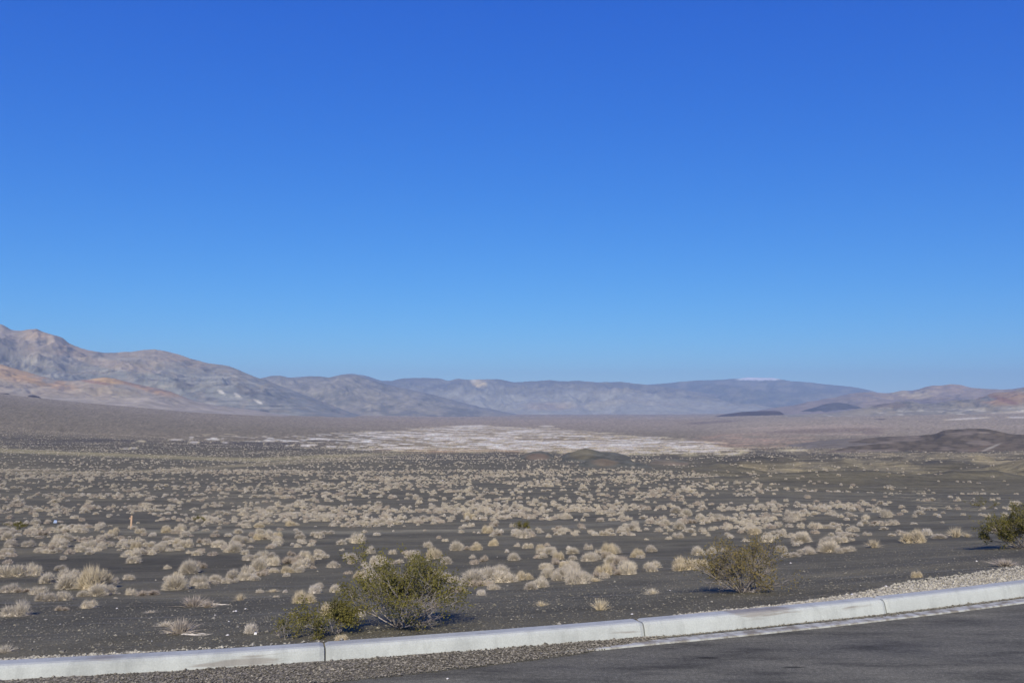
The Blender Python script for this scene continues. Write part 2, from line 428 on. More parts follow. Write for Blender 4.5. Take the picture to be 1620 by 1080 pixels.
# ------------------------------------------------------------------ road, kerb, gutter, gravel
def strip(name, offs, zs, x0, x1, n, mat, parent=None, jitter=0, cap=False, closed=False, zfun=None):
    """sweep a profile (offset towards the road, height) along the kerb line"""
    xs = np.linspace(x0, x1, n)
    ky = kerbY(xs); sl = np.gradient(ky, xs) if n > 2 else np.full(n, (ky[-1] - ky[0]) / (x1 - x0))
    nx = sl / np.sqrt(1 + sl ** 2); ny = -1 / np.sqrt(1 + sl ** 2)
    offs = np.asarray(offs, float); zs = np.asarray(zs, float)
    X = xs[:, None] + nx[:, None] * offs[None, :]; Y = ky[:, None] + ny[:, None] * offs[None, :]
    Z = np.broadcast_to(zs[None, :], X.shape).copy()
    if zfun is not None: X, Y, Z = zfun(X, Y, Z, xs, offs)
    V = np.stack([X, Y, Z], -1).reshape(-1, 3)
    F = grid_faces(n, len(offs))[:, ::-1]
    me = mesh_np(name, V, F, mat, None, False)
    if cap:
        import bmesh
        bm = bmesh.new(); bm.from_mesh(me); bm.verts.ensure_lookup_table(); k = len(offs)
        bm.faces.new([bm.verts[i] for i in range(k)]); bm.faces.new([bm.verts[(n - 1) * k + i] for i in reversed(range(k))])
        bmesh.ops.recalc_face_normals(bm, faces=bm.faces); bm.to_mesh(me); bm.free()
    return link(name, me, parent)

# road surface of the turnout
n = 160; xs = np.linspace(-60, 60, n); ky = kerbY(xs)
fr = np.concatenate([[0.30], np.linspace(0.8, 14, 24), [40, 90]])
X = np.repeat(xs[:, None], len(fr), 1); Y = ky[:, None] - fr[None, :] * 1.045
Zr = np.zeros_like(X)
me = mesh_np('road', np.stack([X, Y, Zr], -1).reshape(-1, 3), grid_faces(n, len(fr))[:, ::-1], M_ASPH, None, True)
tag(link('road', me), kind='structure')
# flat ground behind the turnout, out of the picture
me = mesh_np('level_ground', [(-60000, -60000, -.06), (60000, -60000, -.06), (60000, 7, -.06), (-60000, 1, -.06)], [(0, 1, 2, 3)], M_GROUND, np.full((4, 3), 0.075))
tag(link('level_ground', me), kind='structure')

kerb = bpy.data.objects.new('kerb', None); COL.objects.link(kerb); tag(kerb, kind='structure')
joints = [-19.8, -16.7, -13.7, -10.7, -7.6, -4.6, -1.57, 1.14, 3.72, 6.6, 9.7, 12.6, 15.6]
KO = [0.0, 0.0, 0.012, 0.13, 0.155, 0.170, 0.178, 0.205, 0.205]
KZ = [-0.15, 0.138, 0.150, 0.152, 0.145, 0.128, 0.105, -0.01, -0.15]
def kz(X, Y, Z, xs, offs):
    w = 0.004 * (fbm(xs * 0.8, xs * 0 + 2, 3, 71) - 0.5)[:, None]
    Z = Z + w * 2
    r = (fbm(X * 9, Y * 9 + Z * 30, 3, 72) - 0.5) * 0.004
    # rounded, slightly chipped ends at the joints
    e = np.minimum(xs - xs[0], xs[-1] - xs)[:, None]
    rnd = 0.012 * np.clip(1 - e / 0.02, 0, 1) ** 2
    Z = np.where(offs[None, :] > 0.0, Z - rnd * (Z > 0.02), Z)
    Y = Y + r + rnd * (offs[None, :] > 0.15)
    return X, Y, Z
for a, b in zip(joints[:-1], joints[1:]):
    strip('kerb_segment', KO, KZ, a + 0.006, b - 0.006, 90, M_CONC, kerb, cap=True, zfun=kz)
def gz_(X, Y, Z, xs, offs):
    w = 0.02 * (fbm(xs * 1.5, xs * 0, 4, 75) - 0.5)[:, None] * (offs[None, :] > 0.3)
    return X, Y - w, Z
strip('gutter', [0.2, 0.23, 0.36, 0.375, 0.38], [0.004, 0.010, 0.016, 0.013, -0.02], -30, 30, 400, M_GUTTER, kerb, zfun=gz_)

def stones(name, P, size, mat, flat=0.6, seed=1, colj=0.0):
    r = np.random.default_rng(seed); n = len(P)
    base = np.array([(1, 0, 0), (0, 1, 0), (-1, 0, 0), (0, -1, 0), (0, 0, 1), (0, 0, -1)], float)
    f = np.array([(0, 1, 4), (1, 2, 4), (2, 3, 4), (3, 0, 4), (1, 0, 5), (2, 1, 5), (3, 2, 5), (0, 3, 5)])
    v = base[None] * r.uniform(0.6, 1.25, (n, 6, 1)) + r.uniform(-.25, .25, (n, 6, 3))
    a = r.uniform(0, 6.28, n); ca, sa = np.cos(a)[:, None], np.sin(a)[:, None]
    v = np.stack([v[..., 0] * ca - v[..., 1] * sa, v[..., 0] * sa + v[..., 1] * ca, v[..., 2] * flat], -1)
    V = v * size[:, None, None] + P[:, None, :]
    F = (f[None] + 6 * np.arange(n)[:, None, None]).reshape(-1, 3)
    me = mesh_np(name, V.reshape(-1, 3), F, mat)
    return link(name, me)

def kpt(x, off):                                  # a point at an offset from the kerb's back edge, + towards the road
    sl = 0.305 + 0.027 * np.clip(x, -7, 8); L = np.sqrt(1 + sl ** 2)
    return x + sl / L * off, kerbY(x) - off / L

# gravel washed against the kerb at the left
def gw(x): return np.interp(x, [-20, -5, -1.6, -0.6, 0.3, 0.9, 1.4], [0.8, 0.66, 0.42, 0.34, 0.24, 0.12, 0.0])
def gbed(X, Y, Z, xs, offs):
    w = gw(xs) + 0.06 * (fbm(xs * 2.2, xs * 0, 4, 77) - .5)
    t = offs / offs[-1]
    L = 0.2 + np.maximum(w, 0)[:, None] * t[None, :]
    sl = 0.305 + 0.027 * np.clip(xs, -7, 8); q = np.sqrt(1 + sl ** 2)
    X = xs[:, None] + (sl / q)[:, None] * L; Y = kerbY(xs)[:, None] - L / q[:, None]
    h = np.interp(xs, [-20, -4, -1.5, 0.5, 1.35, 1.4], [.055, .052, .042, .036, .020, .0])[:, None]
    Z = h * (1 - t[None, :]) ** 0.8 + 0.010 * (fbm(X * 14, Y * 14, 4, 79) - .35) * (t[None, :] < .98) - 0.004 * (t[None, :] > .97)
    Z = Z + 0.012 * (fbm(xs * 3, xs * 0, 3, 80) - .5)[:, None] * (1 - t[None, :])
    return X, Y, Z
o = strip('gravel_bed', np.linspace(0, 1, 22), np.zeros(22), -12, 1.4, 700, M_MIXST, zfun=gbed); tag(o, kind='stuff')
n = 13000
gx = rng.uniform(-5.2, 1.25, n); t_ = rng.uniform(0, 1, n) ** 0.9; w = gw(gx)
off = 0.2 + w * t_ * 1.08; X, Y = kpt(gx, off)
h = np.interp(gx, [-20, -4, -1.5, 0.5, 1.35], [.055, .052, .042, .036, .020]) * (1 - np.minimum(t_, 1)) ** .8 + .004
sz = rng.lognormal(math.log(0.0072), 0.42, n)
o = stones('gravel', np.stack([X, Y, h + sz * .2], -1), np.minimum(sz, .024), M_MIXST, seed=2); tag(o, kind='stuff')
# dirt crumbs in the crack between kerb and gutter
n = 5200
gx = rng.uniform(0.2, 8.5, n); wob = fbm(gx * 1.1, gx * 0, 4, 82)
dens = np.interp(gx, [0.2, 1.4, 2.6, 3.6, 5.0, 8.5], [1, .35, .35, 1.0, .75, .6])
off = 0.205 + np.abs(rng.normal(0, 0.022, n)) * (0.3 + 1.6 * wob) * dens; X, Y = kpt(gx, off)
sz = rng.lognormal(math.log(0.0062), 0.35, n)
o = stones('gutter_grit', np.stack([X, Y, 0.012 + sz * .5], -1), np.minimum(sz * 1.25, .020), M_DARKST, seed=3); tag(o, kind='stuff')
# pale gravel behind the kerb on the right, a thin line of it on the left
n = 9000
gx = rng.uniform(1.5, 8.5, n); wd = np.interp(gx, [1.5, 2.6, 3.6, 5.0, 7.0], [0.05, .10, 0.32, 0.85, 1.15])
off = -np.abs(rng.uniform(0, 1, n)) ** 1.3 * wd; keep = rng.uniform(0, 1, n) < np.interp(gx, [1.5, 3.2, 4.2], [.10, .45, 1.0])
gx, off = gx[keep], off[keep]; X, Y = kpt(gx, off); sz = np.minimum(rng.lognormal(math.log(0.012), 0.4, len(gx)), .032)
o = stones('pale_gravel', np.stack([X, Y, ground_z(X, Y) + sz * .25], -1), sz, M_PALE, seed=4); tag(o, kind='stuff')
n = 1500
gx = rng.uniform(-5.4, -1.2, n); off = -np.abs(rng.normal(0, .045, n)); keep = rng.uniform(0, 1, n) < np.interp(gx, [-5.4, -3.2, -2.6, -1.2], [1, 1, .25, .04])
gx, off = gx[keep], off[keep]; X, Y = kpt(gx, off); sz = np.minimum(rng.lognormal(math.log(0.0095), 0.4, len(gx)), .022)
o = stones('pale_gravel', np.stack([X, Y, ground_z(X, Y) + sz * .3 + .006], -1), sz, M_PALE, seed=5); tag(o, kind='stuff')
# loose cinders on the bare slope
n = 26000
yy = np.exp(rng.uniform(math.log(6.5), math.log(22), n)); X = rng.uniform(-.66, .68, n) * yy; Y = yy
s = (Y - kerbY(X)) * .96; k = s > 0.03; X, Y = X[k], Y[k]
sz = np.minimum(rng.lognormal(math.log(0.0075), 0.45, len(X)), .035)
o = stones('cinder_pebbles', np.stack([X, Y, ground_z(X, Y) + sz * .15], -1), sz, M_DARKST, seed=6); tag(o, kind='stuff')
n = 240
yy = np.exp(rng.uniform(math.log(6.5), math.log(34), n)); X = rng.uniform(-.66, .68, n) * yy; Y = yy
s = (Y - kerbY(X)) * .96; k = s > 0.05; X, Y = X[k], Y[k]
sz = np.minimum(rng.lognormal(math.log(0.0085), 0.5, len(X)), .03)
o = stones('pale_pebbles', np.stack([X, Y, ground_z(X, Y) + sz * .3], -1), sz, M_PALE, seed=7); tag(o, kind='stuff')
WP = [(185, 963, 7), (95, 987, 4), (362, 983, 5), (370, 967, 6), (373, 967, 6), (388, 963, 5), (340, 973, 4), (360, 1005, 6), (240, 1014, 4),
      (493, 935, 6), (549, 950, 8), (481, 952, 6), (843, 976, 3), (895, 993, 5), (983, 985, 5), (1000, 972, 6), (1251, 891, 6), (1060, 934, 4),
      (1348, 941, 7), (1402, 928, 8), (1545, 888, 5), (700, 760, 4), (760, 820, 6)]
WL = ['below the round bush at the left', 'in the lower left, alone on bare cinder', 'right of the big spiky tuft, leftmost of a pair', 'above the pair right of the grey tufts', 'beside another one, right of the grey tufts',
      'right of the spiky grey tuft and its twigs', 'left of the white block, higher one', 'left of the white block, lower one', 'close to the kerb left of the white block', 'in front of the pale whitish bush',
      'among the leaves at the left of the big green bush', 'at the foot of the round yellow bush', 'left of the small yellow straw tuft', 'between the two yellow straw tufts', 'right below the spiky yellow tuft',
      'right of the spiky yellow tuft', 'right of the brownish leaning bush', 'left of the brownish leaning bush', 'on the kerb side, left end of the pale gravel', 'at the tip of the pale gravel behind the kerb',
      'below the tan tuft near the right edge', 'far off, tiny in the plain', 'in the scrub above the small whitish bush']
for (a, b, s_), wl in zip(WP, WL):
    x, y, z = hit(a, b); sz = s_ / F_PX * y * .40
    o = stones('white_pebble', np.array([[0, 0, sz * .35]]), np.array([sz]), M_WHITE, seed=int(a)); o.location = (x, y, z)
    tag(o, 'small white pebble ' + wl, 'stone', 'small white pebbles on the dark cinder slope')
for (a, b, ll) in [(705, 1031, 'light'), (708, 1074, 'round')]:
    x, y, z = hit(a, b); d = ray(a, b); k = -CAM_H / d[2]; x, y = d[0] * k, d[1] * k
    o = stones('white_pebble', np.array([[0, 0, .006]]), np.array([.012]), M_WHITE, seed=int(b)); o.location = (x, y, 0.0)
    tag(o, '%s white pebble lying on the asphalt %s' % (ll, 'at the edge of the gravel' if b < 1050 else 'close to the bottom of the picture'), 'stone', 'white pebbles on the asphalt')

# ------------------------------------------------------------------ mountains and hills
PAL = {'tan': (0.33, 0.265, 0.21), 'orange': (0.34, 0.225, 0.14), 'grey': (0.205, 0.19, 0.18), 'blue': (0.125, 0.13, 0.15),
       'dark': (0.062, 0.052, 0.055), 'red': (0.24, 0.145, 0.12), 'pale': (0.42, 0.36, 0.29), 'brown': (0.17, 0.135, 0.11)}
def hill_range(name, crest, dist, toe_row, base_z=None, depth=0.35, seed=1, rough=0.25, jit=0.8, step=2.2, nr=70, colour=None, power=1.0, mat=None, spur=None, dfun=None, back=1.5):
    cx = np.array([c[0] for c in crest], float); cy = np.array([c[1] for c in crest], float)
    px = np.arange(cx[0], cx[-1] + .1, step)
    row = np.interp(px, cx, cy)
    kk = np.exp(-0.5 * (np.arange(-4, 5) / 0.9) ** 2); kk /= kk.sum()
    row = np.convolve(np.pad(row, 4, mode='edge'), kk, 'valid')
    row = row + jit * 3 * (fbm(px / 15, px * 0 + seed, 4, seed + 90, .6) - 0.5)
    rt = np.interp(px, [p for p, _ in toe_row], [r for _, r in toe_row])
    # crest and toe as real heights at their own distances
    def tan_row(r): return np.tan(np.arctan((540 - r) / F_PX) + PITCH)
    u = (px - 810) / F_PX
    dC = dist * (1 + 0.0 * u); dT = dist * (1 - depth)
    zC = CAM_H + tan_row(row) * dC * 1.0
    zT = ground_z(u * dT, np.full(len(u), dT)) - dist * 0.0012 - 0.3
    t = np.concatenate([np.linspace(-0.12, 0, 4)[:-1], np.linspace(0, 1, nr), np.linspace(1, back, 14)[1:]])
    Y = dT * (1 - t)[:, None] + (dC[None, :] if hasattr(dC, '__len__') else dC) * t[:, None]
    Y = Y + 0 * px[None, :]
    X = Y * u[None, :]
    tt = np.clip(t, 0, 1)[:, None]
    sc = spur or dist * 0.035
    warp = fbm(X / (sc * 2.2), Y / (sc * 2.2), 3, seed + 5) * sc * 1.2
    rd = ridged((X + warp) / sc, Y / (sc * 2.4), 6, seed, 0.55)
    rd2 = ridged((X + warp) / (sc * 3), Y / (sc * 4), 3, seed + 40)
    shape = tt ** power
    env = np.sin(np.pi * np.clip(tt, 0, 1)) ** 0.7
    H = zC - zT; H = np.where(H > 0.5, H, 0.5)
    Z = zT[None, :] + H[None, :] * (shape + rough * env * (rd - 0.62) + rough * 0.9 * env * (rd2 - 0.6))
    Z = np.minimum(Z, (CAM_H + (zC - CAM_H)[None, :] * (Y / dist)) - (1 - tt) * H * 0.02 + (t[:, None] > 1) * 1e6)
    over = np.clip(t - 1, 0, None)[:, None]
    Z = np.where(t[:, None] > 1, zC[None, :] - H[None, :] * over * 1.6 + H[None, :] * rough * .3 * over * (rd - .6), Z)
    Z = np.where(t[:, None] < 0, zT[None, :] + H[None, :] * t[:, None] * 1.2 - dist * .004 * (t[:, None] < -.1), Z)
    ex = np.minimum(px - px[0], px[-1] - px) / max(1.0, (px[-1] - px[0]))
    P, R = project(X, Y, Z)
    C = colour(P, R, X, Y, Z, np.clip(shape + 0 * X, 0, 1), rd)
    V = np.stack([X, Y, Z], -1)
    me = mesh_np(name, V.reshape(-1, 3), grid_faces(*X.shape), mat or M_HILL, np.clip(C * (1.2 if 'left' in name else 1.0) * np.array((1.18, 1.22, 1.06)), .01, .9).reshape(-1, 3), True)  # left ranges: paleness of haze put into the rock colour as well
    o = link(name, me); tag(o, kind='structure'); return o

def mixc(C, c, f):
    f = np.clip(f, 0, 1)[..., None]; return C * (1 - f) + np.asarray(c) * f

def col_far(P, R, X, Y, Z, t, rd):
    n1 = fbm(X / 1500, Y / 2400 + Z / 260, 6, 201, .6); n2 = fbm(P / 18, R / 5, 4, 203)
    C = np.zeros(X.shape + (3,)) + np.array((0.30, 0.285, 0.265))
    C = mixc(C, (0.13, 0.125, 0.13), smooth(.35, .65, t + .6 * (n2 - .5)) * .95)
    C = mixc(C, (0.30, 0.26, 0.22), smooth(.52, .70, n1) * .7 * (1 - t * .6))
    C = mixc(C, (0.62, 0.47, 0.28), soft(P, R, 758, 606, 12, 5.5, rot=-.15) * .95)
    C = mixc(C, (0.60, 0.52, 0.42), soft(P, R, 749, 602, 5, 3) * .8)
    C = mixc(C, (0.33, 0.25, 0.20), soft(P, R, 870, 643, 40, 6) * .7)
    C = mixc(C, (0.33, 0.31, 0.24), soft(P, R, 570, 642, 38, 5) * .7)
    C = mixc(C, (0.30, 0.27, 0.22), smooth(.5, .62, n2) * .4)
    return C

def col_farther(P, R, X, Y, Z, t, rd):
    n2 = fbm(P / 20, R / 6, 4, 205)
    C = np.zeros(X.shape + (3,)) + np.array((0.13, 0.135, 0.14))
    C = mixc(C, (0.27, 0.24, 0.21), smooth(.5, .66, n2) * .6)
    snow = smooth(1158, 1180, P) * (1 - smooth(1222, 1245, P)) * (1 - smooth(600.2, 602.5, R + 2.5 * (fbm(P / 5, R / 2, 3, 207) - .5)))
    return mixc(C, (0.88, 0.90, 0.93), snow)

def col_mid(P, R, X, Y, Z, t, rd):
    n1 = fbm(P / 34, R / 9, 5, 271); n2 = fbm(P / 11, R / 4, 4, 273)
    C = np.zeros(X.shape + (3,)) + np.array((0.25, 0.225, 0.20))
    C = mixc(C, (0.15, 0.145, 0.145), smooth(.46, .62, n1) * .8)
    C = mixc(C, (0.36, 0.31, 0.25), smooth(.56, .70, n2) * .5)
    return mixc(C, (0.14, 0.135, 0.14), smooth(.6, .95, t) * .5)

def col_left(P, R, X, Y, Z, t, rd):
    n1 = fbm(P / 60, R / 16, 5, 211); n2 = fbm(P / 16, R / 5, 4, 213); bands = fbm(P / 90 + 4, R / 2.6, 4, 215)
    C = np.zeros(X.shape + (3,)) + np.array((0.235, 0.195, 0.17))
    C = mixc(C, (0.155, 0.16, 0.165), smooth(545, 590, R + 26 * (n1 - .5) - .03 * P) * .85)
    C = mixc(C, PAL['orange'], smooth(.52, .68, n1) * (1 - smooth(560, 600, R)) * .35)
    C = mixc(C, (0.29, 0.235, 0.185), smooth(.55, .72, n2) * .35)
    C = mixc(C, (0.30, 0.28, 0.25), smooth(.56, .70, bands) * .5 * smooth(550, 575, R))
    C = mixc(C, (0.095, 0.09, 0.10), smooth(.60, .74, fbm(P / 22, R / 9, 4, 217)) * .7)
    C = mixc(C, (0.11, 0.115, 0.135), soft(P, R, 8, 560, 30, 18) * .5)
    C = mixc(C, (0.34, 0.26, 0.20), soft(P, R, 190, 578, 60, 7, rot=-.15) * .5)
    for (a, b, c, d) in [(350, 620, 6, 2.4), (376, 625, 6, 2.2), (408, 635, 7, 2.2)]:
        C = mixc(C, (0.52, 0.47, 0.40), soft(P, R, a, b, c, d, rot=-.5) * .8)
    return C

def col_foot(P, R, X, Y, Z, t, rd):
    n1 = fbm(P / 40, R / 10, 5, 221); n2 = fbm(P / 12, R / 4, 4, 223)
    C = np.zeros(X.shape + (3,)) + np.array((0.265, 0.215, 0.175))
    C = mixc(C, (0.22, 0.195, 0.175), smooth(.45, .6, n1) * .7)
    C = mixc(C, PAL['orange'], soft(P, R, 10, 587, 45, 14, rot=-.25) * .8)
    C = mixc(C, (0.36, 0.22, 0.13), soft(P, R, 75, 604, 45, 9, rot=-.2) * .6 * smooth(.35, .55, n2))
    C = mixc(C, (0.36, 0.235, 0.135), soft(P, R, 170, 601, 32, 5, rot=-.12) * .9)
    C = mixc(C, (0.21, 0.125, 0.10), soft(P, R, 150, 604.5, 26, 2.2, rot=-.15) * .8)
    C = mixc(C, (0.25, 0.155, 0.115), soft(P, R, 240, 614, 50, 5, rot=-.22) * .75)
    C = mixc(C, (0.34, 0.22, 0.14), soft(P, R, 265, 624, 40, 4, rot=-.2) * .6)
    C = mixc(C, (0.15, 0.13, 0.13), smooth(.58, .7, n2) * smooth(596, 612, R) * (1 - smooth(615, 630, R)) * .6)
    C = mixc(C, (0.27, 0.23, 0.20), smooth(622, 634, R))
    return C

def col_right_back(P, R, X, Y, Z, t, rd):
    n1 = fbm(P / 40, R / 9, 5, 231); n2 = fbm(P / 12, R / 4, 4, 233)
    C = np.zeros(X.shape + (3,)) + np.array((0.27, 0.215, 0.195))
    C = mixc(C, (0.19, 0.17, 0.18), smooth(.46, .62, n1) * .7)
    C = mixc(C, (0.40, 0.32, 0.23), soft(P, R, 1440, 624, 40, 10) * smooth(.35, .55, n2) * .8)
    C = mixc(C, (0.36, 0.26, 0.20), soft(P, R, 1510, 613, 40, 6) * smooth(.35, .6, n2) * .7)
    C = mixc(C, (0.15, 0.125, 0.145), soft(P, R, 1480, 634, 70, 3) * .6)
    return C

def col_right_near(P, R, X, Y, Z, t, rd):
    n1 = fbm(P / 30, R / 8, 5, 241); n2 = fbm(P / 9, R / 4, 5, 243, .6)
    C = np.zeros(X.shape + (3,)) + np.array((0.235, 0.21, 0.185))
    C = mixc(C, (0.135, 0.125, 0.125), smooth(.50, .64, n2) * (1 - smooth(645, 656, R)) * .8)
    C = mixc(C, (0.34, 0.28, 0.21), smooth(.54, .68, n1) * .6)
    C = mixc(C, (0.34, 0.21, 0.14), soft(P, R, 1585, 629, 45, 12) * .75 * smooth(.3, .5, n1))
    C = mixc(C, (0.20, 0.11, 0.105), soft(P, R, 1590, 633, 22, 4, rot=-.3) * .7)
    C = mixc(C, (0.17, 0.13, 0.12), soft(P, R, 1405, 641, 28, 5) * .7)
    C = mixc(C, (0.42, 0.34, 0.26), soft(P, R, 1580, 657, 60, 5, rot=.08) * .8)
    C = mixc(C, (0.48, 0.43, 0.36), smooth(.60, .70, fbm(P / 16, R / 2.4, 4, 245)) * smooth(640, 652, R) * .8)
    return C

def flat_col(c, var=.3, spots=None):
    def f(P, R, X, Y, Z, t, rd):
        n = fbm(P / 8, R / 3, 5, 251, .6)
        C = np.zeros(X.shape + (3,)) + np.array(c)
        C = C * (1 - var + 2 * var * n)[..., None]
        for (a, b, rx, ry, rot, cc, k) in (spots or []):
            C = mixc(C, cc, soft(P, R, a, b, rx, ry, rot=rot) * k)
        return C
    return f

hill_range('far_snowy_mountain', [(930, 640), (960, 618), (1000, 610), (1050, 606), (1100, 602), (1150, 600), (1172, 598), (1185, 597), (1222, 597.5), (1232, 599), (1250, 602), (1300, 607), (1350, 612), (1380, 618), (1400, 625), (1450, 640)],
           30000, [(900, 652), (1500, 652)], seed=3, rough=.40, jit=.6, colour=col_farther, spur=900)
hill_range('far_mountain_range', [(330, 622), (380, 606), (420, 598), (440, 594), (460, 597), (490, 595), (520, 597), (540, 592), (555, 590.5), (575, 593), (590, 598), (605, 602), (620, 602.5), (640, 598), (660, 597), (672, 597), (695, 598.5), (712, 602), (725, 599), (742, 600), (775, 600), (792, 599.5), (812, 604), (835, 603), (870, 601), (890, 602), (915, 602), (945, 604), (985, 604), (1005, 607), (1040, 610), (1090, 617), (1150, 628), (1230, 640), (1320, 650)],
           24000, [(300, 655), (1400, 655)], seed=8, rough=.50, jit=.9, colour=col_far, spur=620, depth=.3)
hill_range('middle_mountain_range', [(340, 640), (360, 612), (385, 601), (410, 599), (428, 595), (442, 593.5), (458, 597), (472, 598), (488, 595.5), (505, 595), (520, 597), (536, 593), (550, 592), (566, 594), (585, 600), (605, 606), (630, 612), (660, 618), (700, 628), (745, 640), (800, 652), (830, 660)],
           15500, [(300, 655), (900, 655)], seed=11, rough=.42, jit=.8, colour=col_mid, spur=520, depth=.36, nr=90)
hill_range('left_mountain_range', [(-330, 560), (-250, 520), (-160, 500), (-80, 512), (-30, 508), (0, 513), (15, 521), (30, 524), (42, 521), (55, 519.5), (72, 527), (95, 533), (108, 543), (125, 550), (150, 556), (165, 558), (185, 557.5), (205, 556), (225, 554), (245, 552.5), (268, 556), (290, 563), (305, 568), (330, 575), (345, 576.5), (360, 578), (375, 584), (400, 594), (420, 601), (440, 609), (475, 622), (510, 635), (545, 648), (580, 660), (620, 668)],
           9500, [(-400, 640), (300, 650), (420, 650), (600, 656)], seed=15, rough=.42, jit=.9, colour=col_left, spur=420, depth=.34, nr=110)
hill_range('left_foothills', [(-330, 590), (-200, 560), (-100, 565), (0, 576), (30, 585), (60, 593), (85, 600), (110, 602), (135, 601), (150, 599), (165, 597), (180, 598.5), (200, 604), (225, 609), (250, 614), (272, 620), (290, 627), (310, 634), (345, 641), (400, 648), (450, 656), (500, 667), (540, 676)],
           5600, [(-400, 628), (0, 631), (100, 641), (200, 650), (300, 656), (480, 660)], seed=23, rough=.38, jit=.8, colour=col_foot, spur=170, depth=.22, nr=90)
hill_range('right_pale_mountains', [(1130, 660), (1180, 654), (1220, 645), (1250, 641), (1290, 633), (1320, 628), (1345, 622), (1365, 619.5), (1385, 621), (1410, 621.5), (1425, 617), (1440, 618), (1455, 614), (1475, 609.5), (1490, 609), (1503, 607), (1518, 608), (1535, 613), (1560, 615), (1585, 616), (1605, 614), (1620, 612), (1700, 606), (1900, 596), (2000, 600)],
           13000, [(1100, 662), (1300, 655), (2000, 650)], seed=31, rough=.42, jit=.8, colour=col_right_back, spur=520, depth=.3)
hill_range('blue_ridge', [(1262, 651), (1280, 646), (1300, 640), (1320, 636.5), (1335, 637.5), (1352, 642), (1375, 648), (1400, 652)], 10500, [(1250, 651), (1400, 653)], seed=35, rough=.15, jit=.4, colour=flat_col((0.085, 0.08, 0.095)), spur=300, depth=.06, nr=20)
hill_range('dark_lava_mesa', [(1118, 660), (1135, 657.5), (1150, 654.5), (1175, 651), (1205, 649.5), (1225, 649.8), (1234, 651), (1238, 655), (1245, 658)], 8600, [(1110, 659.5), (1180, 657), (1250, 657.5)], seed=37, rough=.1, jit=.3, colour=flat_col((0.070, 0.055, 0.062)), spur=120, depth=.05, nr=20)
hill_range('right_foothills', [(1140, 664), (1200, 661), (1240, 657), (1270, 655), (1300, 654), (1340, 650), (1365, 645), (1385, 640), (1405, 637.5), (1420, 635), (1440, 634), (1455, 638), (1475, 637.5), (1500, 633), (1520, 633), (1540, 631), (1556, 626), (1572, 620.5), (1592, 620), (1612, 615.5), (1630, 611), (1680, 604), (1760, 598), (1900, 605), (1980, 630)],
           7200, [(1100, 666), (1300, 664), (1500, 668), (1620, 668), (2000, 670)], seed=43, rough=.45, jit=.9, colour=col_right_near, spur=200, depth=.2, nr=80)

hill_range('dark_cinder_knob', [(-70, 633), (-30, 624), (0, 621.5), (14, 622), (24, 628), (32, 634)], 3700, [(-80, 632), (32, 635)], seed=51, rough=.1, jit=.2, colour=flat_col((0.060, 0.050, 0.058)), spur=30, depth=.04, nr=14, step=1)
hill_range('dark_cinder_knob', [(34, 636), (40, 629.5), (47, 625.5), (54, 624.5), (62, 626.5), (70, 631), (78, 638)], 3750, [(34, 635), (78, 640)], seed=53, rough=.1, jit=.2, colour=flat_col((0.060, 0.050, 0.058)), spur=30, depth=.04, nr=14, step=1)
hill_range('dark_cinder_knob', [(112, 645), (120, 639.5), (126, 638), (133, 640), (142, 648)], 3800, [(112, 646), (142, 649)], seed=55, rough=.1, jit=.2, colour=flat_col((0.085, 0.07, 0.075)), spur=30, depth=.04, nr=10, step=1)

# dark cinder hill and the mounds in the middle distance
def col_cinder_hill(P, R, X, Y, Z, t, rd):
    n = fbm(P / 14, R / 5, 5, 261, .6); n2 = fbm(P / 50, R / 7, 4, 263)
    C = np.zeros(X.shape + (3,)) + np.array((0.150, 0.120, 0.090))
    C = mixc(C, (0.080, 0.068, 0.055), smooth(.42, .6, n) * .7)
    C = mixc(C, (0.25, 0.20, 0.16), smooth(.5, .66, n2) * .7)
    C = mixc(C, (0.23, 0.16, 0.12), soft(P, R, 1550, 711, 40, 5, rot=.25) * .5 * smooth(.4, .6, n))
    C = mixc(C, (0.58, 0.52, 0.42), soft(P, R, 1568, 707.5, 14, 1.8, rot=.42, edge=.5) * .4)
    C = mixc(C, (0.50, 0.42, 0.34), soft(P, R, 1603, 719, 10, 1.5, rot=.25, edge=.5) * .5)
    return C
hill_range('cinder_hill', [(1270, 726), (1300, 716), (1340, 706), (1380, 702), (1420, 699.5), (1455, 698), (1475, 695), (1490, 688), (1510, 686), (1530, 684.5), (1545, 684), (1560, 686), (1580, 691), (1597, 695.5), (1610, 696.5), (1625, 695.5), (1660, 690), (1720, 680), (1800, 684), (1900, 700)],
           760, [(1330, 727), (1480, 733), (1620, 736), (1900, 740)], seed=61, rough=.38, jit=.5, colour=col_cinder_hill, spur=26, depth=.45, nr=70, mat=M_NEARHILL, power=.9)
hill_range('taupe_mound', [(1190, 728), (1215, 718), (1250, 711), (1290, 705), (1320, 701), (1350, 700), (1380, 701), (1400, 706), (1418, 716), (1445, 730)], 840, [(1210, 719), (1300, 722), (1420, 722)], seed=63, rough=.08, jit=.3,
           colour=flat_col((0.185, 0.158, 0.135), .15), spur=30, depth=.30, nr=40, mat=M_NEARHILL)
def mound(name, x0, x1, crest, dist, toe, c, spots=None, seed=1, depth=.16):
    dist = hit((x0 + x1) / 2, toe)[1] / (1 - depth)
    return hill_range(name, [(x0, toe)] + crest + [(x1, toe + 1)], dist, [(x0 - 2, toe + 2), (x1 + 2, toe + 2)], seed=seed, rough=.38, jit=.5,
                      colour=flat_col(c, .5, spots), spur=9, depth=depth, nr=40, mat=M_NEARHILL, step=1.2)
mound('brown_mound', 815, 880, [(830, 723), (842, 718), (855, 716.5), (866, 719), (873, 724)], 330, 729, (0.115, 0.108, 0.085), [(850, 723, 18, 6, 0, (0.27, 0.175, 0.115), .5)], 71)
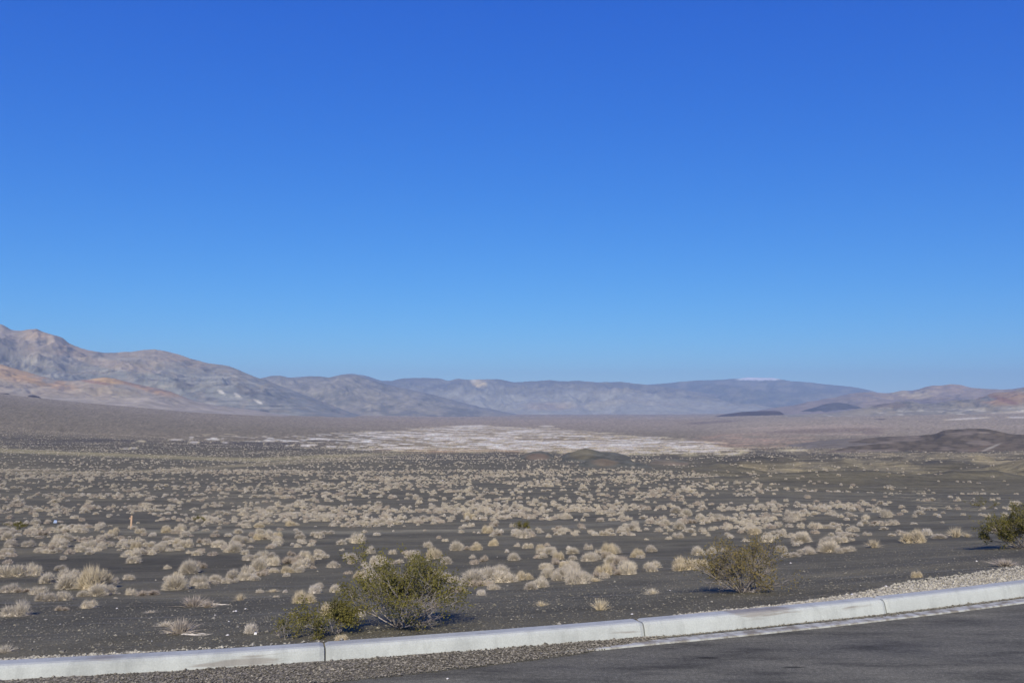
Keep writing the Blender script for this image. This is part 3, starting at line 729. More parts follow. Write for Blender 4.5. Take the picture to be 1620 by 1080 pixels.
mound('brown_mound', 880, 1010, [(900, 717), (915, 711), (926, 708.5), (938, 711), (948, 714), (970, 719), (990, 724)], 350, 733, (0.110, 0.104, 0.083), [(920, 718, 20, 8, 0, (0.20, 0.165, 0.10), .5)], 73)
mound('brown_mound', 905, 1040, [(925, 731), (940, 727), (953, 725), (966, 728), (985, 731), (1010, 733)], 265, 740, (0.112, 0.106, 0.084), [(957, 731, 20, 6, 0, (0.24, 0.17, 0.11), .5)], 75, .1)
mound('brown_mound', 1010, 1150, [(1030, 730), (1050, 726), (1066, 727), (1085, 730), (1110, 732), (1130, 733)], 290, 738, (0.12, 0.112, 0.088), [(1048, 732, 24, 5, 0, (0.21, 0.16, 0.115), .5), (1090, 735, 40, 4, 0, (0.23, 0.165, 0.12), .5)], 77, .1)

# ------------------------------------------------------------------ plants
def blades(r, n, centre, radii, inner, width, spread=.25, curl=.15, up=0.0, lo=0.03):
    """thin twigs standing out of a dome: two triangles each"""
    th = r.uniform(0, 2 * math.pi, n); cz = r.uniform(lo, 1, n) ** 0.8; sn = np.sqrt(1 - cz ** 2)
    d = np.stack([np.cos(th) * sn, np.sin(th) * sn, cz + up], -1)
    R = np.asarray(radii)[None]
    k = r.uniform(0.78, 1.08, n)[:, None]
    tip = np.asarray(centre)[None] + d * R * k + r.normal(0, spread * .3, (n, 3)) * R.mean()
    root = np.asarray(centre)[None] + d * R * inner * r.uniform(.3, 1, n)[:, None]
    tip[:, 2] = np.maximum(tip[:, 2], .012)
    root[:, 2] = np.maximum(root[:, 2], .004)
    mid = (tip + root) / 2 + r.normal(0, curl * .2, (n, 3)) * R.mean()
    mid[:, 2] = np.maximum(mid[:, 2], .008)
    ax = tip - root; ax /= np.linalg.norm(ax, axis=1, keepdims=True) + 1e-9
    sd = np.cross(ax, r.normal(0, 1, (n, 3))); sd /= np.linalg.norm(sd, axis=1, keepdims=True) + 1e-9
    w = width * r.uniform(.6, 1.3, n)[:, None]
    V = np.stack([root - sd * w * .8, root + sd * w * .8, mid + sd * w, mid - sd * w, tip], 1).reshape(-1, 3)
    b = 5 * np.arange(n)[:, None, None]
    F = (np.array([[0, 1, 2], [0, 2, 3], [3, 2, 4]])[None] + b).reshape(-1, 3)
    return V, F

def dome(r, centre, radii, nu=9, nv=4):
    V = []; F = []
    for j in range(nv + 1):
        a = math.pi / 2 * j / nv
        for i in range(nu):
            t = 2 * math.pi * i / nu; k = r.uniform(.82, 1.1)
            V.append((centre[0] + radii[0] * k * math.cos(t) * math.cos(a), centre[1] + radii[1] * k * math.sin(t) * math.cos(a), centre[2] + radii[2] * k * math.sin(a)))
    for j in range(nv):
        for i in range(nu):
            a, b = j * nu + i, j * nu + (i + 1) % nu
            F += [(a, b, b + nu), (a, b + nu, a + nu)]
    return np.array(V), np.array(F)

def joinVF(parts):
    V = []; F = []; o = 0
    for v, f in parts:
        V.append(v); F.append(f + o); o += len(v)
    return np.concatenate(V), np.concatenate(F)

def bush_mesh(name, seed, n, width, lumps, mat, inner=.35, core=.62, hgt=.62, spread=.25, curl=.2):
    """a bush about one metre across, on z = 0"""
    r = np.random.default_rng(seed); parts = []
    for k in range(lumps):
        if lumps == 1: c = (0, 0, 0); R = .5
        else:
            a = 2 * math.pi * k / lumps + r.uniform(-.5, .5); q = r.uniform(.12, .26)
            c = (math.cos(a) * q, math.sin(a) * q, 0); R = r.uniform(.24, .36)
        rad = (R, R * r.uniform(.85, 1.1), R * hgt / .5 * r.uniform(.8, 1.2) * (1.0 if lumps == 1 else 1.45))
        parts.append(blades(r, n // lumps, c, rad, inner, width, spread, curl))
        if core: parts.append(dome(r, c, tuple(core * x for x in rad)))
    V, F = joinVF(parts)
    return mesh_np(name, V, F, mat)

NEAR = [bush_mesh('scrub_mound', 100 + i, 2600, .0050, l, m, hgt=h, core=.55) for i, (l, h, m) in enumerate([(1, .58, M_STRAW), (3, .5, M_STRAW), (4, .55, M_STRAW), (2, .55, M_STRAW), (5, .5, M_STRAW), (3, .62, M_STRAW_Y)])]
MID = [bush_mesh('scrub_mound_small', 120 + i, 640, .010, l, [M_STRAW, M_STRAW, M_STRAW, M_STRAW_G, M_GREY_TW, M_STRAW][i], hgt=h, core=.45, spread=.4) for i, (l, h) in enumerate([(1, .6), (3, .56), (4, .52), (2, .6), (5, .52), (3, .62)])]
FAR = [bush_mesh('scrub_speck', 140 + i, 110, .022, l, M_STRAW, hgt=h, core=.45, spread=.4) for i, (l, h) in enumerate([(1, .46), (2, .5), (3, .44)])]
PALEB = bush_mesh('pale_bush', 160, 2300, .0065, 5, M_STRAW_G, hgt=.62, core=.5)
GREYB = bush_mesh('grey_bush', 161, 1800, .0045, 2, M_GREY_TW, hgt=.52, core=.0, inner=.1, spread=.35)

def tuft_mesh(name, seed, n, width, h, mat, lean=.6):
    r = np.random.default_rng(seed)
    th = r.uniform(0, 2 * math.pi, n); out = np.abs(r.normal(0, lean, n)); L = r.uniform(.55, 1.0, n) * h
    root = np.stack([np.cos(th), np.sin(th), th * 0], -1) * (r.uniform(0, .12, n))[:, None]
    d = np.stack([np.cos(th) * np.sin(out), np.sin(th) * np.sin(out), np.abs(np.cos(out)) + .05], -1)
    mid = root + d * L[:, None] * .5; tip = root + d * L[:, None] + np.stack([np.cos(th), np.sin(th), -.6 + 0 * th], -1) * (out * L * .22)[:, None]
    tip[:, 2] = np.maximum(tip[:, 2], .01)
    sd = np.cross(d, r.normal(0, 1, (n, 3))); sd /= np.linalg.norm(sd, axis=1, keepdims=True)
    w = width * r.uniform(.6, 1.3, n)[:, None]
    V = np.stack([root - sd * w, root + sd * w, mid + sd * w * .8, mid - sd * w * .8, tip], 1).reshape(-1, 3)
    F = (np.array([[0, 1, 2], [0, 2, 3], [3, 2, 4]])[None] + 5 * np.arange(n)[:, None, None]).reshape(-1, 3)
    return mesh_np(name, V, F, mat)
TUFT = [tuft_mesh('straw_tuft', 170 + i, k, .0065, .55, m, l) for i, (k, m, l) in enumerate([(240, M_STRAW_Y, .55), (330, M_GREY_TW, .7), (300, M_STRAW, .8)])]

# ---- creosote bushes: > branch stems, foliage
def creosote(name, seed, w, h, stems, leaves, lean=(0, 0), leafmat=None, dens=1.0, leaf=0.011, low=0.22, loc=(0, 0, 0), rz=0):
    r = random.Random(seed); rn = np.random.default_rng(seed)
    tubes = []; tips = []
    def grow(p, d, L, rad, lvl):
        steps = 4; pts = [p]; rr = [rad]
        for i in range(steps):
            d = (d + 0.23 * np.array([r.gauss(0, 1), r.gauss(0, 1), r.gauss(0, .7)]) + np.array([0, 0, .05])); d /= np.linalg.norm(d)
            p = p + d * L / steps; p = np.array([p[0], p[1], max(p[2], .02)]); pts.append(p); rr.append(rad * (1 - .5 * (i + 1) / steps))
            if lvl < 3 and i >= (1 if lvl == 0 else 0):
                for q in range(1 if lvl else r.choice([1, 1, 2])):
                    a = np.array([r.gauss(0, 1), r.gauss(0, 1), r.gauss(0, .6)]); nd = d + .62 * a / np.linalg.norm(a); nd /= np.linalg.norm(nd)
                    grow(p, nd, L * r.uniform(.42, .62), rr[-1] * .72, lvl + 1)
            if lvl >= 1: tips.append((p, d, lvl))
        tubes.append((pts, rr))
    for k in range(stems):
        a = 2 * math.pi * k / stems + r.uniform(-.3, .3); tilt = r.uniform(.12, 1.15)
        d = np.array([math.cos(a) * math.sin(tilt) * (w / h) * .75 + lean[0], math.sin(a) * math.sin(tilt) * (w / h) * .75 + lean[1], math.cos(tilt)]); d /= np.linalg.norm(d)
        reach = min(h / max(d[2], .25), w * .5 / max(math.hypot(d[0], d[1]), .05)) * r.uniform(.55, .82)
        grow(np.array([math.cos(a) * .05, math.sin(a) * .05, 0.0]), d, reach, .011 * (h / .8) * r.uniform(.6, 1.15), 0)
    allp = np.array([p for pts, _ in tubes for p in pts])
    ex = max(np.percentile(allp[:, 0], 98) - np.percentile(allp[:, 0], 2), .01); ez = max(np.percentile(allp[:, 2], 98.5), .01)
    kx, kz = w * .94 / ex, h * .94 / ez
    K = np.array([kx, kx, kz])
    tubes = [([p * K for p in pts], rr) for pts, rr in tubes]; tips = [(p * K, d, l) for p, d, l in tips]
    V = []; F = []
    for pts, rr in tubes:
        base = len(V); m = 4
        for i, (p, q) in enumerate(zip(pts, rr)):
            dd = pts[min(i + 1, len(pts) - 1)] - pts[max(i - 1, 0)]; dd = dd / (np.linalg.norm(dd) + 1e-9)
            e = np.cross(dd, (0.3, 0.9, 0.2)); e /= np.linalg.norm(e) + 1e-9; f = np.cross(dd, e)
            for j in range(m):
                t = 2 * math.pi * j / m; V.append(p + q * (math.cos(t) * e + math.sin(t) * f))
        for i in range(len(pts) - 1):
            for j in range(m):
                a = base + i * m + j; b = base + i * m + (j + 1) % m
                F.append((a, b, b + m, a + m))
    root = bpy.data.objects.new(name, None); COL.objects.link(root); root.location = loc; root.rotation_euler = (0, 0, rz)
    link('branches', mesh_np('branches', np.array(V), np.array(F), M_BARK), root)
    tips = [t for t in tips if t[0][2] > h * low * r.uniform(.2, 1.2)]
    P = np.array([t[0] for t in tips]); D = np.array([t[1] for t in tips])
    clump = fbm(P[:, 0] * 6 + 3, P[:, 1] * 6 + P[:, 2] * 7, 2, seed) + .25 * (P[:, 2] / h)
    wgt = smooth(.47, .64, clump) + .02; wgt /= wgt.sum()
    idx = rn.choice(len(P), size=int(leaves * dens), p=wgt)
    c = P[idx] + D[idx] * rn.uniform(-.03, .05, (len(idx), 1)) + rn.normal(0, .022, (len(idx), 3))
    c[:, 2] = np.maximum(c[:, 2], .015)
    n = len(c); a = rn.normal(0, 1, (n, 3)) + D[idx] * 1.3; a /= np.linalg.norm(a, axis=1, keepdims=True)
    b = np.cross(a, rn.normal(0, 1, (n, 3))); b /= np.linalg.norm(b, axis=1, keepdims=True)
    s = leaf * rn.uniform(.6, 1.3, (n, 1))
    V = np.stack([c - a * s, c + b * s * .45, c + a * s, c - b * s * .45], 1).reshape(-1, 3)
    F = np.arange(4 * n).reshape(n, 4)
    link('foliage', mesh_np('foliage', V, F, leafmat or M_LEAF), root)
    return root

def place_px(a, b): return hit(a, b)

def size_at(y, wpx): return wpx / F_PX * y

G_CR = 'dark green creosote bushes'
x, y, z = hit(627, 1000); y += .30
o = creosote('creosote_bush', 5, size_at(y, 165) , size_at(y, 108), 24, 12500, loc=(x, y, z - .02), leaf=.0125, low=.12, lean=(.05, .05)); tag(o, 'large olive green bush with pale grey stems right behind the kerb', 'bush', G_CR)
x, y, z = hit(520, 1006); y += .18
o = creosote('creosote_bush', 9, size_at(y, 105), size_at(y, 50), 11, 5200, loc=(x, y, z - .02), lean=(-.1, .1), low=.1); tag(o, 'low olive green bush behind the kerb, on the left flank of the large one', 'bush', G_CR)
x, y, z = hit(452, 1010)
o = creosote('creosote_bush', 13, size_at(y, 44), size_at(y, 42), 4, 500, loc=(x, y, z - .02)); tag(o, 'thin wispy green sprigs behind the kerb, leftmost of the green bushes there', 'bush', G_CR)
x, y, z = hit(1178, 936)
o = creosote('creosote_bush', 21, size_at(y, 122), size_at(y, 84), 30, 7000, lean=(-.30, 0), leafmat=M_LEAF_B, loc=(x, y, z - .02), leaf=.012); tag(o, 'half bare brownish green bush with grey stems leaning left on the dark slope', 'bush', G_CR)
x, y, z = hit(1622, 866)
o = creosote('creosote_bush', 34, size_at(y, 104), size_at(y, 72), 22, 22000, loc=(x, y, z - .02), leaf=.015, low=.08); tag(o, 'dense dark green bush cut off by the right edge of the picture', 'bush', G_CR)
for (a, b, w_, h_, lb) in [(1556, 803, 46, 15, 'small faint green bush on the dark slope left of the bush at the right edge'),
                           (828, 838, 22, 14, 'tiny green bush among tan scrub above the middle of the kerb'),
                           (30, 836, 26, 10, 'small dull green bush in the scrub near the left edge'),
                           (316, 824, 16, 9, 'tiny dark green bush in the scrub right of the wooden post')]:
    x, y, z = hit(a, b)
    o = creosote('creosote_bush', a, size_at(y, w_), size_at(y, h_), 8, 1500, loc=(x, y, z - .02), leaf=.02); tag(o, lb, 'bush', G_CR)

# ---- scrub field
def dens_scrub(px, py, X, Y):
    """how thickly scrub stands, from what the slope shows"""
    front = np.interp(px, [-400, 0, 200, 330, 480, 600, 720, 850, 960, 1080, 1200, 1330, 1450, 1620, 2000], [955, 945, 940, 925, 912, 915, 938, 938, 918, 905, 888, 874, 845, 815, 760])
    d = smooth(2, -4, py - front)
    rightthin = np.interp(px, [1180, 1330, 1420, 1620], [.95, .55, .20, .08])
    rt = np.where(py > 735, rightthin, np.interp(px, [1000, 1300, 2000], [1, .7, .5]))
    d = d * np.where(px > 1180, rt, 1.0)
    clump = fbm(X / 3.2, Y / 3.2, 3, 301); cl2 = fbm(X / 16, Y / 16, 3, 303)
    d = d * (0.22 + 1.5 * smooth(.42, .60, clump)) * (0.5 + 0.9 * smooth(.36, .58, cl2))
    tr = np.interp(px, [0, 140, 280, 400, 560, 760, 900, 1030, 1200], [835, 837, 841, 840, 842, 838, 832, 824, 812])
    d = d * np.where((np.abs(py - tr) < 1.5) & (py > 790), .35, 1)
    d = d * (1 - .6 * soft(px, py, 380, 803, 100, 12)) * (1 - .7 * soft(px, py, 1290, 790, 110, 10))
    return d

bushes = []          # x, y, z, width, height factor, kind, rot, manual label
def add(a, b, w_, kind='m', hf=1.0, lab=None, wf=1.0):
    x, y, z = hit(a, b); bushes.append([x, y, z, size_at(y, w_) * wf, hf, kind, random.uniform(0, 6.28), lab])

MAN = [(26, 974, 50, 'm', 1.0, 'round tan bush alone at the left edge, nearest mound to the kerb on that side'),
       (8, 1031, 34, 't', .9, 'small straw tuft cut off by the left edge just behind the kerb'),
       (98, 949, 36, 'm', .95, 'round tan bush with a dark shadow, right of the lone mound at the left edge'),
       (98, 965, 26, 'g', .8, 'low greyish bush just below the round tan bush near the left edge'),
       (70, 950, 38, 'm', .8, None), (62, 940, 30, 'm', .9, None), (14, 936, 34, 'm', .9, None), (36, 936, 30, 'g', .7, None),
       (142, 961, 28, 'm', .95, 'small round yellowish bush below the double bush at the left'),
       (154, 942, 34, 'm', 1.0, 'fluffy tan bush, right half of the double bush at the left'),
       (131, 943, 20, 'm', .9, 'pale tan bush, left half of the double bush at the left'),
       (122, 928, 22, 'm', .9, None), (142, 918, 34, 'm', .9, None), (75, 922, 40, 'm', .9, None), (112, 916, 44, 'm', .8, None), (20, 912, 50, 'm', .9, None),
       (187, 939, 10, 'm', .9, None), (182, 946, 12, 'm', .5, None),
       (208, 940, 22, 'm', 1.0, None), (236, 941, 42, 'g', .6, 'low grey twiggy bush between tan mounds left of centre'),
       (238, 969, 24, 't', .5, 'tiny straw tuft on bare cinder left of the big grey tuft'),
       (262, 990, 36, 't', .6, 'low straw tuft behind and left of the big grey tuft'),
       (286, 1002, 56, 'T', 1.0, 'big spiky grey tuft on bare cinder left of the white block'),
       (306, 959, 56, 'T', .7, 'wide spiky grey tuft right of the tan mounds at the left'), (330, 960, 34, 'T', .8, 'spiky grey tuft with fallen twigs on its right'),
       (278, 932, 44, 'm', 1.0, 'large golden tan mound at the front edge of the scrub, left of centre'),
       (322, 930, 24, 'm', .9, None), (340, 920, 26, 'm', .8, None), (358, 922, 20, 'm', .9, None), (372, 920, 16, 'm', .9, None),
       (380, 949, 24, 't', 1.1, 'upright straw tuft on bare cinder, right of the grey tufts'),
       (411, 937, 18, 't', .9, None), (432, 936, 26, 't', .5, None), (451, 937, 14, 't', 1.1, None), (437, 944, 16, 't', .6, None),
       (396, 1001, 30, 'p', 1.1, 'small pale lumpy bush beside the white block'),
       (478, 953, 42, 'y', .9, 'round straw yellow bush left of the big green bush'), (497, 938, 26, 'p', 1.1, 'pale whitish bush touching the yellow one, left of the big green bush'),
       (524, 973, 40, 'y', 1.0, 'round golden bush at the left side of the big green bush'), (532, 936, 26, 'm', 1.0, None), (462, 970, 14, 'm', .7, None),
       (504, 930, 26, 'm', .8, None), (540, 1012, 26, 'y', .8, 'golden tuft half hidden in the low green bush behind the kerb'),
       (568, 975, 24, 'p', .9, 'pale dead bush standing in the left part of the big green bush'), (640, 985, 30, 'p', 1.6, 'pale dead twigs in the middle of the big green bush'),
       (612, 915, 40, 'm', .9, None), (586, 916, 34, 'm', .9, None),
       (762, 941, 20, 'p', 1.0, 'small whitish bush alone right of the big green bush'), (722, 936, 34, 'g', .9, 'greyish twiggy bush right of the big green bush'), (700, 914, 30, 'm', .9, None),
       (856, 958, 26, 't', .8, 'small yellow straw tuft on the bare slope, left of the larger one'),
       (950, 964, 42, 't', 1.0, 'spiky yellow straw tuft alone on the bare slope above the kerb joint'),
       (1032, 939, 26, 't', .9, 'sparse straw tuft on the bare slope left of the brownish bush'),
       (957, 909, 34, 'y', 1.1, 'dense yellow straw bush at the front edge of the scrub above the spiky tuft'), (942, 919, 26, 't', .6, 'low straw fringe at the foot of the dense yellow bush'),
       (992, 900, 36, 'm', .8, None), (1030, 898, 34, 'm', .7, None), (1082, 901, 54, 'y', .7, 'wide yellowish straw clump left of the brownish bush'), (1110, 896, 34, 'y', .7, None),
       (888, 912, 30, 'm', .9, None), (865, 900, 30, 'm', .8, None), (905, 903, 34, 'm', .9, None), (780, 932, 26, 'm', .8, None), (800, 920, 50, 'm', .8, None), (750, 925, 50, 'm', .9, None),
       (1382, 866, 32, 't', 1.0, 'spiky tan tuft alone right of the long row of scrub'), (1312, 873, 40, 'm', .8, None), (1340, 872, 30, 'm', .6, None), (1308, 862, 18, 'm', 1.2, None), (1275, 876, 40, 'm', .6, None), (1250, 881, 36, 'm', .5, None),
       (1448, 858, 44, 'y', .9, 'broad yellowish tan bush in front of a pale one, on the right of the slope'), (1466, 846, 24, 'p', .9, 'pale whitish bush behind the broad one on the right'), (1428, 846, 26, 'm', .7, None), (1486, 851, 26, 'm', .5, None),
       (1512, 849, 36, 't', 1.0, 'tan tuft left of the bush at the right edge'), (1530, 849, 22, 't', .7, None), (1578, 842, 28, 't', 1.0, 'tan straw tuft touching the bush at the right edge'),
       (1450, 913, 22, 'y', 1.0, 'small lone straw bush just behind the pale gravel at the right'),
       (1590, 895, 60, 'T', .45, 'dry fallen twigs on the ground below the bush at the right edge'),
       (1402, 818, 22, 'm', 1.4, None), (1390, 828, 30, 'g', .5, None), (1446, 829, 16, 'm', .6, None), (1491, 827, 7, 'm', 1.0, None), (1327, 842, 20, 'm', .8, None), (1349, 840, 24, 'm', .8, None), (1340, 848, 40, 'm', .4, None),
       (1268, 857, 34, 'm', .8, None), (1212, 857, 30, 'm', .9, None), (1515, 806, 10, 'm', 1.1, None)]
for (a, b, w_, k, hf, lab) in MAN: add(a, b, w_, k, hf, lab)

# random scrub over the slope and the plain
def scatter(y0, y1, dmax, wmean):
    n = int(0.5 * (y1 ** 2 - y0 ** 2) * 1.50 * dmax)
    Y = np.sqrt(rng.uniform(y0 ** 2, y1 ** 2, n)); X = rng.uniform(-.75, .75, n) * Y
    Z = ground_z(X, Y); px, py = project(X, Y, Z)
    d = dens_scrub(px, py, X, Y)
    k = rng.uniform(0, 1.6, n) < d
    X, Y, Z = X[k], Y[k], Z[k]
    w = wmean * rng.lognormal(0, .30, len(X))
    return X, Y, Z, w
sets = [scatter(9, 60, 3.0, .31), scatter(60, 180, 0.82, .42), scatter(180, 420, .19, .54), scatter(420, 900, .055, .7)]
for X, Y, Z, w in sets[:1]:
    man = np.array([(b[0], b[1], b[3]) for b in bushes])
    for i in range(len(X)):
        dd = np.hypot(man[:, 0] - X[i], man[:, 1] - Y[i])
        if (dd < .26 * (man[:, 2] + w[i])).any(): continue
        bushes.append([X[i], Y[i], Z[i], w[i], rng.uniform(.75, 1.15), rng.choice(['m', 'm', 'm', 'm', 'm', 'm', 'g', 'y']), rng.uniform(0, 6.28), None])
print('near bushes', len(bushes), [len(s[0]) for s in sets])
def appsize(b):
    px, _ = project(b[0], b[1], b[2])
    return (1e3 if b[7] else 0) + b[3] / b[1] * (1 if -20 < px < 1640 else 0.01)
bushes.sort(key=appsize, reverse=True)
NI = 292
singles, rest = bushes[:NI], bushes[NI:]

# labels from what stands next to each bush
for b in singles:
    px, py = project(b[0], b[1], b[2]); b += [float(px), float(py)]
ZONES = [(-1e9, 90, 'left edge of the scrub'), (90, 200, 'scrub left of the wooden post'), (200, 330, 'scrub right of the wooden post'), (330, 470, 'scrub above the white block'),
         (470, 590, 'scrub above the big bush, left'), (590, 720, 'scrub above the big bush, right'), (720, 850, 'scrub right of the big bush'),
         (850, 980, 'scrub above the spiky tuft'), (980, 1110, 'scrub left of the brownish bush'), (1110, 1230, 'scrub behind the brownish bush'),
         (1230, 1380, 'scrub right of the brownish bush'), (1380, 1e9, 'thin scrub towards the right')]
BANDS = ['nearest', 'second', 'third', 'fourth', 'fifth', 'sixth', 'seventh', 'eighth', 'ninth', 'tenth', 'last']
ORD = ['leftmost', 'second from left', 'third from left', 'fourth from left']
KADJ = {'m': 'tan', 'y': 'yellowish', 'g': 'greyish', 'p': 'pale', 't': 'straw', 'T': 'grey spiky'}
for z0, z1, zn in ZONES:
    zs = sorted([b for b in singles if z0 <= b[8] < z1 and not b[7]], key=lambda b: -b[9])
    for i in range(0, len(zs), 4):
        row_ = sorted(zs[i:i + 4], key=lambda b: b[8])
        for j, b in enumerate(row_):
            b[7] = '%s %s bush, %s in %s row, %s' % ('broad' if b[3] > .62 else 'middling' if b[3] > .45 else 'small', KADJ[b[5]], ORD[j] if j < len(row_) - 1 or j == 0 else 'rightmost', BANDS[min(i // 4, 10)], zn)

def scale_of(b, kind):
    s = b[3]; return (s * 1.05, s, s * b[4])
NAMES = {'m': 'scrub_bush', 'y': 'scrub_bush', 'g': 'scrub_bush', 'p': 'scrub_bush', 't': 'straw_tuft', 'T': 'straw_tuft'}
src_mid = {}; src_far = {}
for i, b in enumerate(singles):
    k = b[5]; app = b[3] / b[1] * F_PX
    if k == 'm': me = NEAR[i % 5] if app > 17 else MID[i % 6]
    elif k == 'y': me = NEAR[5] if app > 15 else MID[5]
    elif k == 'p': me = PALEB
    elif k == 'g': me = GREYB
    elif k == 't': me = TUFT[0 if i % 2 else 2]
    else: me = TUFT[1]
    o = link(NAMES[k], me, loc=(b[0], b[1], b[2] - .012)); o.rotation_euler = (0, 0, b[6]); o.scale = scale_of(b, k)
    if k in 'tT': o.scale = (b[3] * 1.15, b[3] * 1.0, b[3] * b[4] * .95)
    tag(o, b[7], 'bush' if k not in 'tT' else 'grass tuft', 'dry tan scrub bushes scattered over the cinder slope' if k not in 'tT' else 'dry straw tufts on the bare slope')
    if me in MID and me.name not in src_mid: src_mid[me.name] = o
# make sure each small mound shape stands in the field once
for me in MID + FAR:
    if me.name in src_mid: continue
    b = rest.pop(0)
    if me in FAR:
        j = max(range(len(rest)), key=lambda q: rest[q][1]); rest.append(b); b = rest.pop(j)
    o = link('scrub_bush', me, loc=(b[0], b[1], b[2] - .012)); o.rotation_euler = (0, 0, b[6]); o.scale = scale_of(b, 'm')
    px, py = project(b[0], b[1], b[2])
    zn = [z for z in ZONES if z[0] <= px < z[1]][0][2]
    FARW = ['tiny lone', 'very small round', 'low wide', 'small pale', 'very small squat', 'tiny ragged', 'faint small', 'tiny pale round', 'little low']
    tag(o, FARW[len(src_mid) % 9] + ' distant bush, far back beyond the ' + zn, 'bush', 'dry tan scrub bushes scattered over the cinder slope')
    src_mid[me.name] = o

def scatter_object(name, pts, sources):
    """one object that stands its sources on thousands of points"""
    P = np.array([(p[0], p[1], p[2]) for p in pts], np.float32); n = len(P)
    me = bpy.data.meshes.new(name); me.vertices.add(n); me.vertices.foreach_set('co', P.ravel())
    a = me.attributes.new('scl', 'FLOAT_VECTOR', 'POINT'); a.data.foreach_set('vector', np.array([p[3] for p in pts], np.float32).ravel())
    a = me.attributes.new('rot', 'FLOAT_VECTOR', 'POINT'); a.data.foreach_set('vector', np.array([(0, 0, p[4]) for p in pts], np.float32).ravel())
    a = me.attributes.new('idx', 'INT', 'POINT'); a.data.foreach_set('value', np.array([p[5] for p in pts], np.int32))
    o = link(name, me)
    ng = bpy.data.node_groups.new(name, 'GeometryNodeTree')
    ng.interface.new_socket('Geometry', in_out='INPUT', socket_type='NodeSocketGeometry')
    ng.interface.new_socket('Geometry', in_out='OUTPUT', socket_type='NodeSocketGeometry')
    gi = ng.nodes.new('NodeGroupInput'); go = ng.nodes.new('NodeGroupOutput')
    join = ng.nodes.new('GeometryNodeJoinGeometry')
    for s in reversed(sources):
        oi = ng.nodes.new('GeometryNodeObjectInfo'); oi.inputs['Object'].default_value = s; oi.transform_space = 'ORIGINAL'
        oi.inputs['As Instance'].default_value = True
        ng.links.new(oi.outputs['Geometry'], join.inputs[0])
    def attr(nm, ty):
        q = ng.nodes.new('GeometryNodeInputNamedAttribute'); q.data_type = ty; q.inputs['Name'].default_value = nm; return q.outputs['Attribute']
    m2p = ng.nodes.new('GeometryNodeMeshToPoints')
    iop = ng.nodes.new('GeometryNodeInstanceOnPoints'); iop.inputs['Pick Instance'].default_value = True
    ng.links.new(gi.outputs[0], m2p.inputs[0]); ng.links.new(m2p.outputs[0], iop.inputs['Points']); ng.links.new(join.outputs[0], iop.inputs['Instance'])
    ng.links.new(attr('idx', 'INT'), iop.inputs['Instance Index'])
    e2r = ng.nodes.new('FunctionNodeEulerToRotation'); ng.links.new(attr('rot', 'FLOAT_VECTOR'), e2r.inputs[0])
    ng.links.new(e2r.outputs[0], iop.inputs['Rotation']); ng.links.new(attr('scl', 'FLOAT_VECTOR'), iop.inputs['Scale'])
    ng.links.new(iop.outputs[0], go.inputs[0])
    md = o.modifiers.new('scatter', 'NODES'); md.node_group = ng
    tag(o, kind='stuff'); return o

def pts_of(X, Y, Z, w, nk):
    n = len(X); hf = rng.uniform(.65, 1.05, n); ro = rng.uniform(0, 6.28, n); ix = rng.integers(0, nk, n)
    return [(X[i], Y[i], Z[i] - .015, (w[i], w[i], w[i] * hf[i]), ro[i], ix[i]) for i in range(n)]
pm = [(b[0], b[1], b[2] - .015, (b[3], b[3], b[3] * b[4]), b[6], i % 6) for i, b in enumerate(rest)]
pm += pts_of(*sets[1], 6)
scatter_object('desert_scrub', pm, [src_mid[m.name] for m in MID])
pf = pts_of(*sets[2], 3) + pts_of(*sets[3], 3)
scatter_object('far_desert_scrub', pf, [src_mid[m.name] for m in FAR])

# fallen twigs beside the dry tufts
def twig(a, b, L, ang, seed):
    x, y, z = hit(a, b); r = random.Random(seed); V = []; F = []
    for j in range(5):
        p = np.array([0, r.uniform(-.02, .02), .01]); d = np.array([math.cos(ang), math.sin(ang), 0]); q = L * r.uniform(.5, 1)
        pts = [p + d * q * i / 4 + np.array([0, r.gauss(0, .012), r.uniform(0, .015)]) for i in range(5)]
        base = len(V)
        for i, c in enumerate(pts):
            w = .0022 * (1 - i / 6); V += [c + (0, w, 0), c + (0, -w, 0), c + (0, 0, w * 1.6)]
        for i in range(4):
            for k in range(3):
                m_, n_ = base + 3 * i + k, base + 3 * i + (k + 1) % 3
                F.append((m_, n_, n_ + 3, m_ + 3))
    return link('fallen_twigs', mesh_np('fallen_twigs', np.array(V), np.array(F), M_STRAW_G), loc=(x, y, z))
tag(twig(288, 1006, .30, .05, 1), 'thin fallen twigs lying at the foot of the big grey tuft', 'twigs')
tag(twig(336, 957, .30, -.2, 2), 'fallen curved twigs right of the spiky grey tuft', 'twigs')

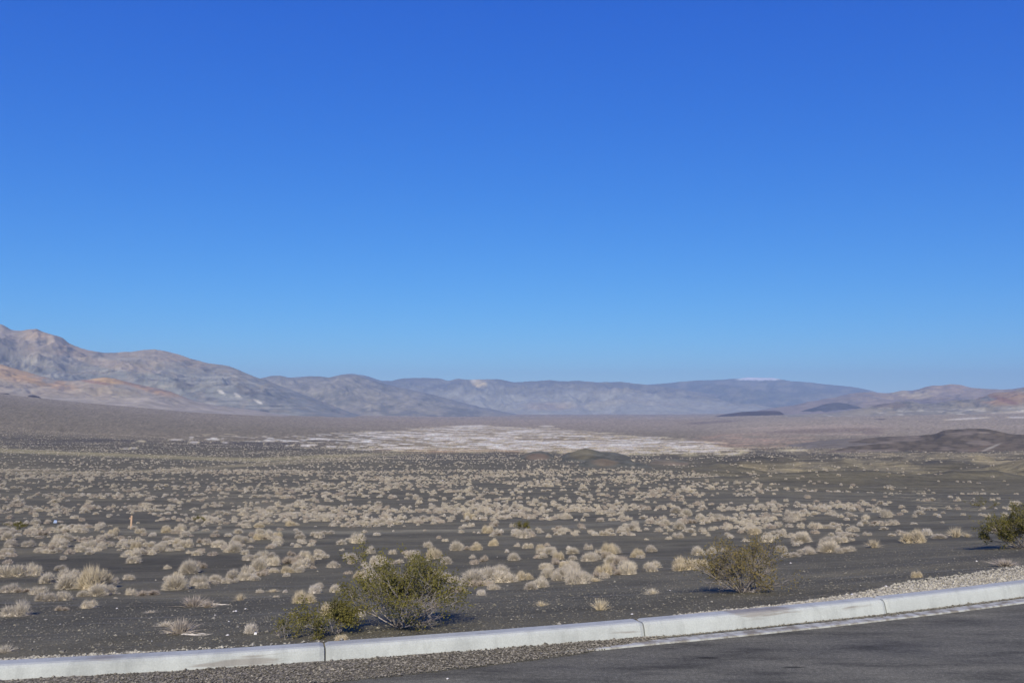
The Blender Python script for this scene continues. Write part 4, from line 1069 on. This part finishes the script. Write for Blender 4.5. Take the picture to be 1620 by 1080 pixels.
# ------------------------------------------------------------------ small things on the slope
import bmesh
def block(name, sx, sy, sz, mat, bev=.004, parent=None, loc=(0, 0, 0), skew=0):
    bm = bmesh.new(); bmesh.ops.create_cube(bm, size=1)
    for v in bm.verts:
        v.co.x *= sx * (1 - skew * (v.co.z > 0)); v.co.y *= sy * (1 - skew * (v.co.z > 0)); v.co.z = (v.co.z + .5) * sz
    bmesh.ops.bevel(bm, geom=bm.edges[:], offset=bev, segments=2, affect='EDGES')
    me = bpy.data.meshes.new(name); bm.to_mesh(me); bm.free(); me.materials.append(mat)
    return link(name, me, parent, loc)
x, y, z = hit(404, 1003); s = size_at(y, 4.4)
o = block('white_block', s, s, s * .8, M_BLOCK, .003, loc=(x, y, z - .003), skew=.06); o.rotation_euler = (.05, .1, .25)
tag(o, 'small bright white block on dark cinder at the foot of the pale bush', 'block')
x, y, z = hit(207, 836.5)
post = bpy.data.objects.new('marker_post', None); COL.objects.link(post); post.location = (x, y, z); post.rotation_euler = (0, .03, .2)
hh = size_at(y, 21); ww = size_at(y, 2.6)
block('stake', ww, ww * .45, hh, M_POST, .004, post, skew=.05)
block('crosspiece', ww * .9, ww * .5, hh * .10, M_POST, .003, post, (-ww * .75, ww * .02, hh * .74))
tag(post, 'short weathered wooden post standing alone among the tan scrub at the left', 'post')
x, y, z = hit(87, 827); s = size_at(y, 5.2)
o = block('plastic_scrap', s, s * .5, s * .9, M_BLUE, .01, loc=(x, y, z - .01), skew=.2); o.rotation_euler = (.1, .2, .5)
tag(o, 'tiny pale blue scrap lying in the scrub left of the wooden post', 'litter')

# ------------------------------------------------------------------ air
bm = bmesh.new(); bmesh.ops.create_cube(bm, size=1)
x0, x1, y0, y1, z0, z1 = -32000, 32000, -300, 33500, -420, 1300
for v in bm.verts: v.co = ((x0 + x1) / 2 + v.co.x * (x1 - x0), (y0 + y1) / 2 + v.co.y * (y1 - y0), (z0 + z1) / 2 + v.co.z * (z1 - z0))
me = bpy.data.meshes.new('haze'); bm.to_mesh(me); bm.free()
hm = bpy.data.materials.new('haze'); hm.use_nodes = True; t = hm.node_tree; t.nodes.clear()
vp = t.nodes.new('ShaderNodeVolumePrincipled'); vp.inputs['Color'].default_value = (0.56, 0.76, 1.0, 1); vp.inputs['Density'].default_value = 3.9e-5
vp.inputs['Anisotropy'].default_value = 0.0
mo = t.nodes.new('ShaderNodeOutputMaterial'); t.links.new(vp.outputs[0], mo.inputs['Volume']); me.materials.append(hm)
tag(link('haze', me), kind='stuff')
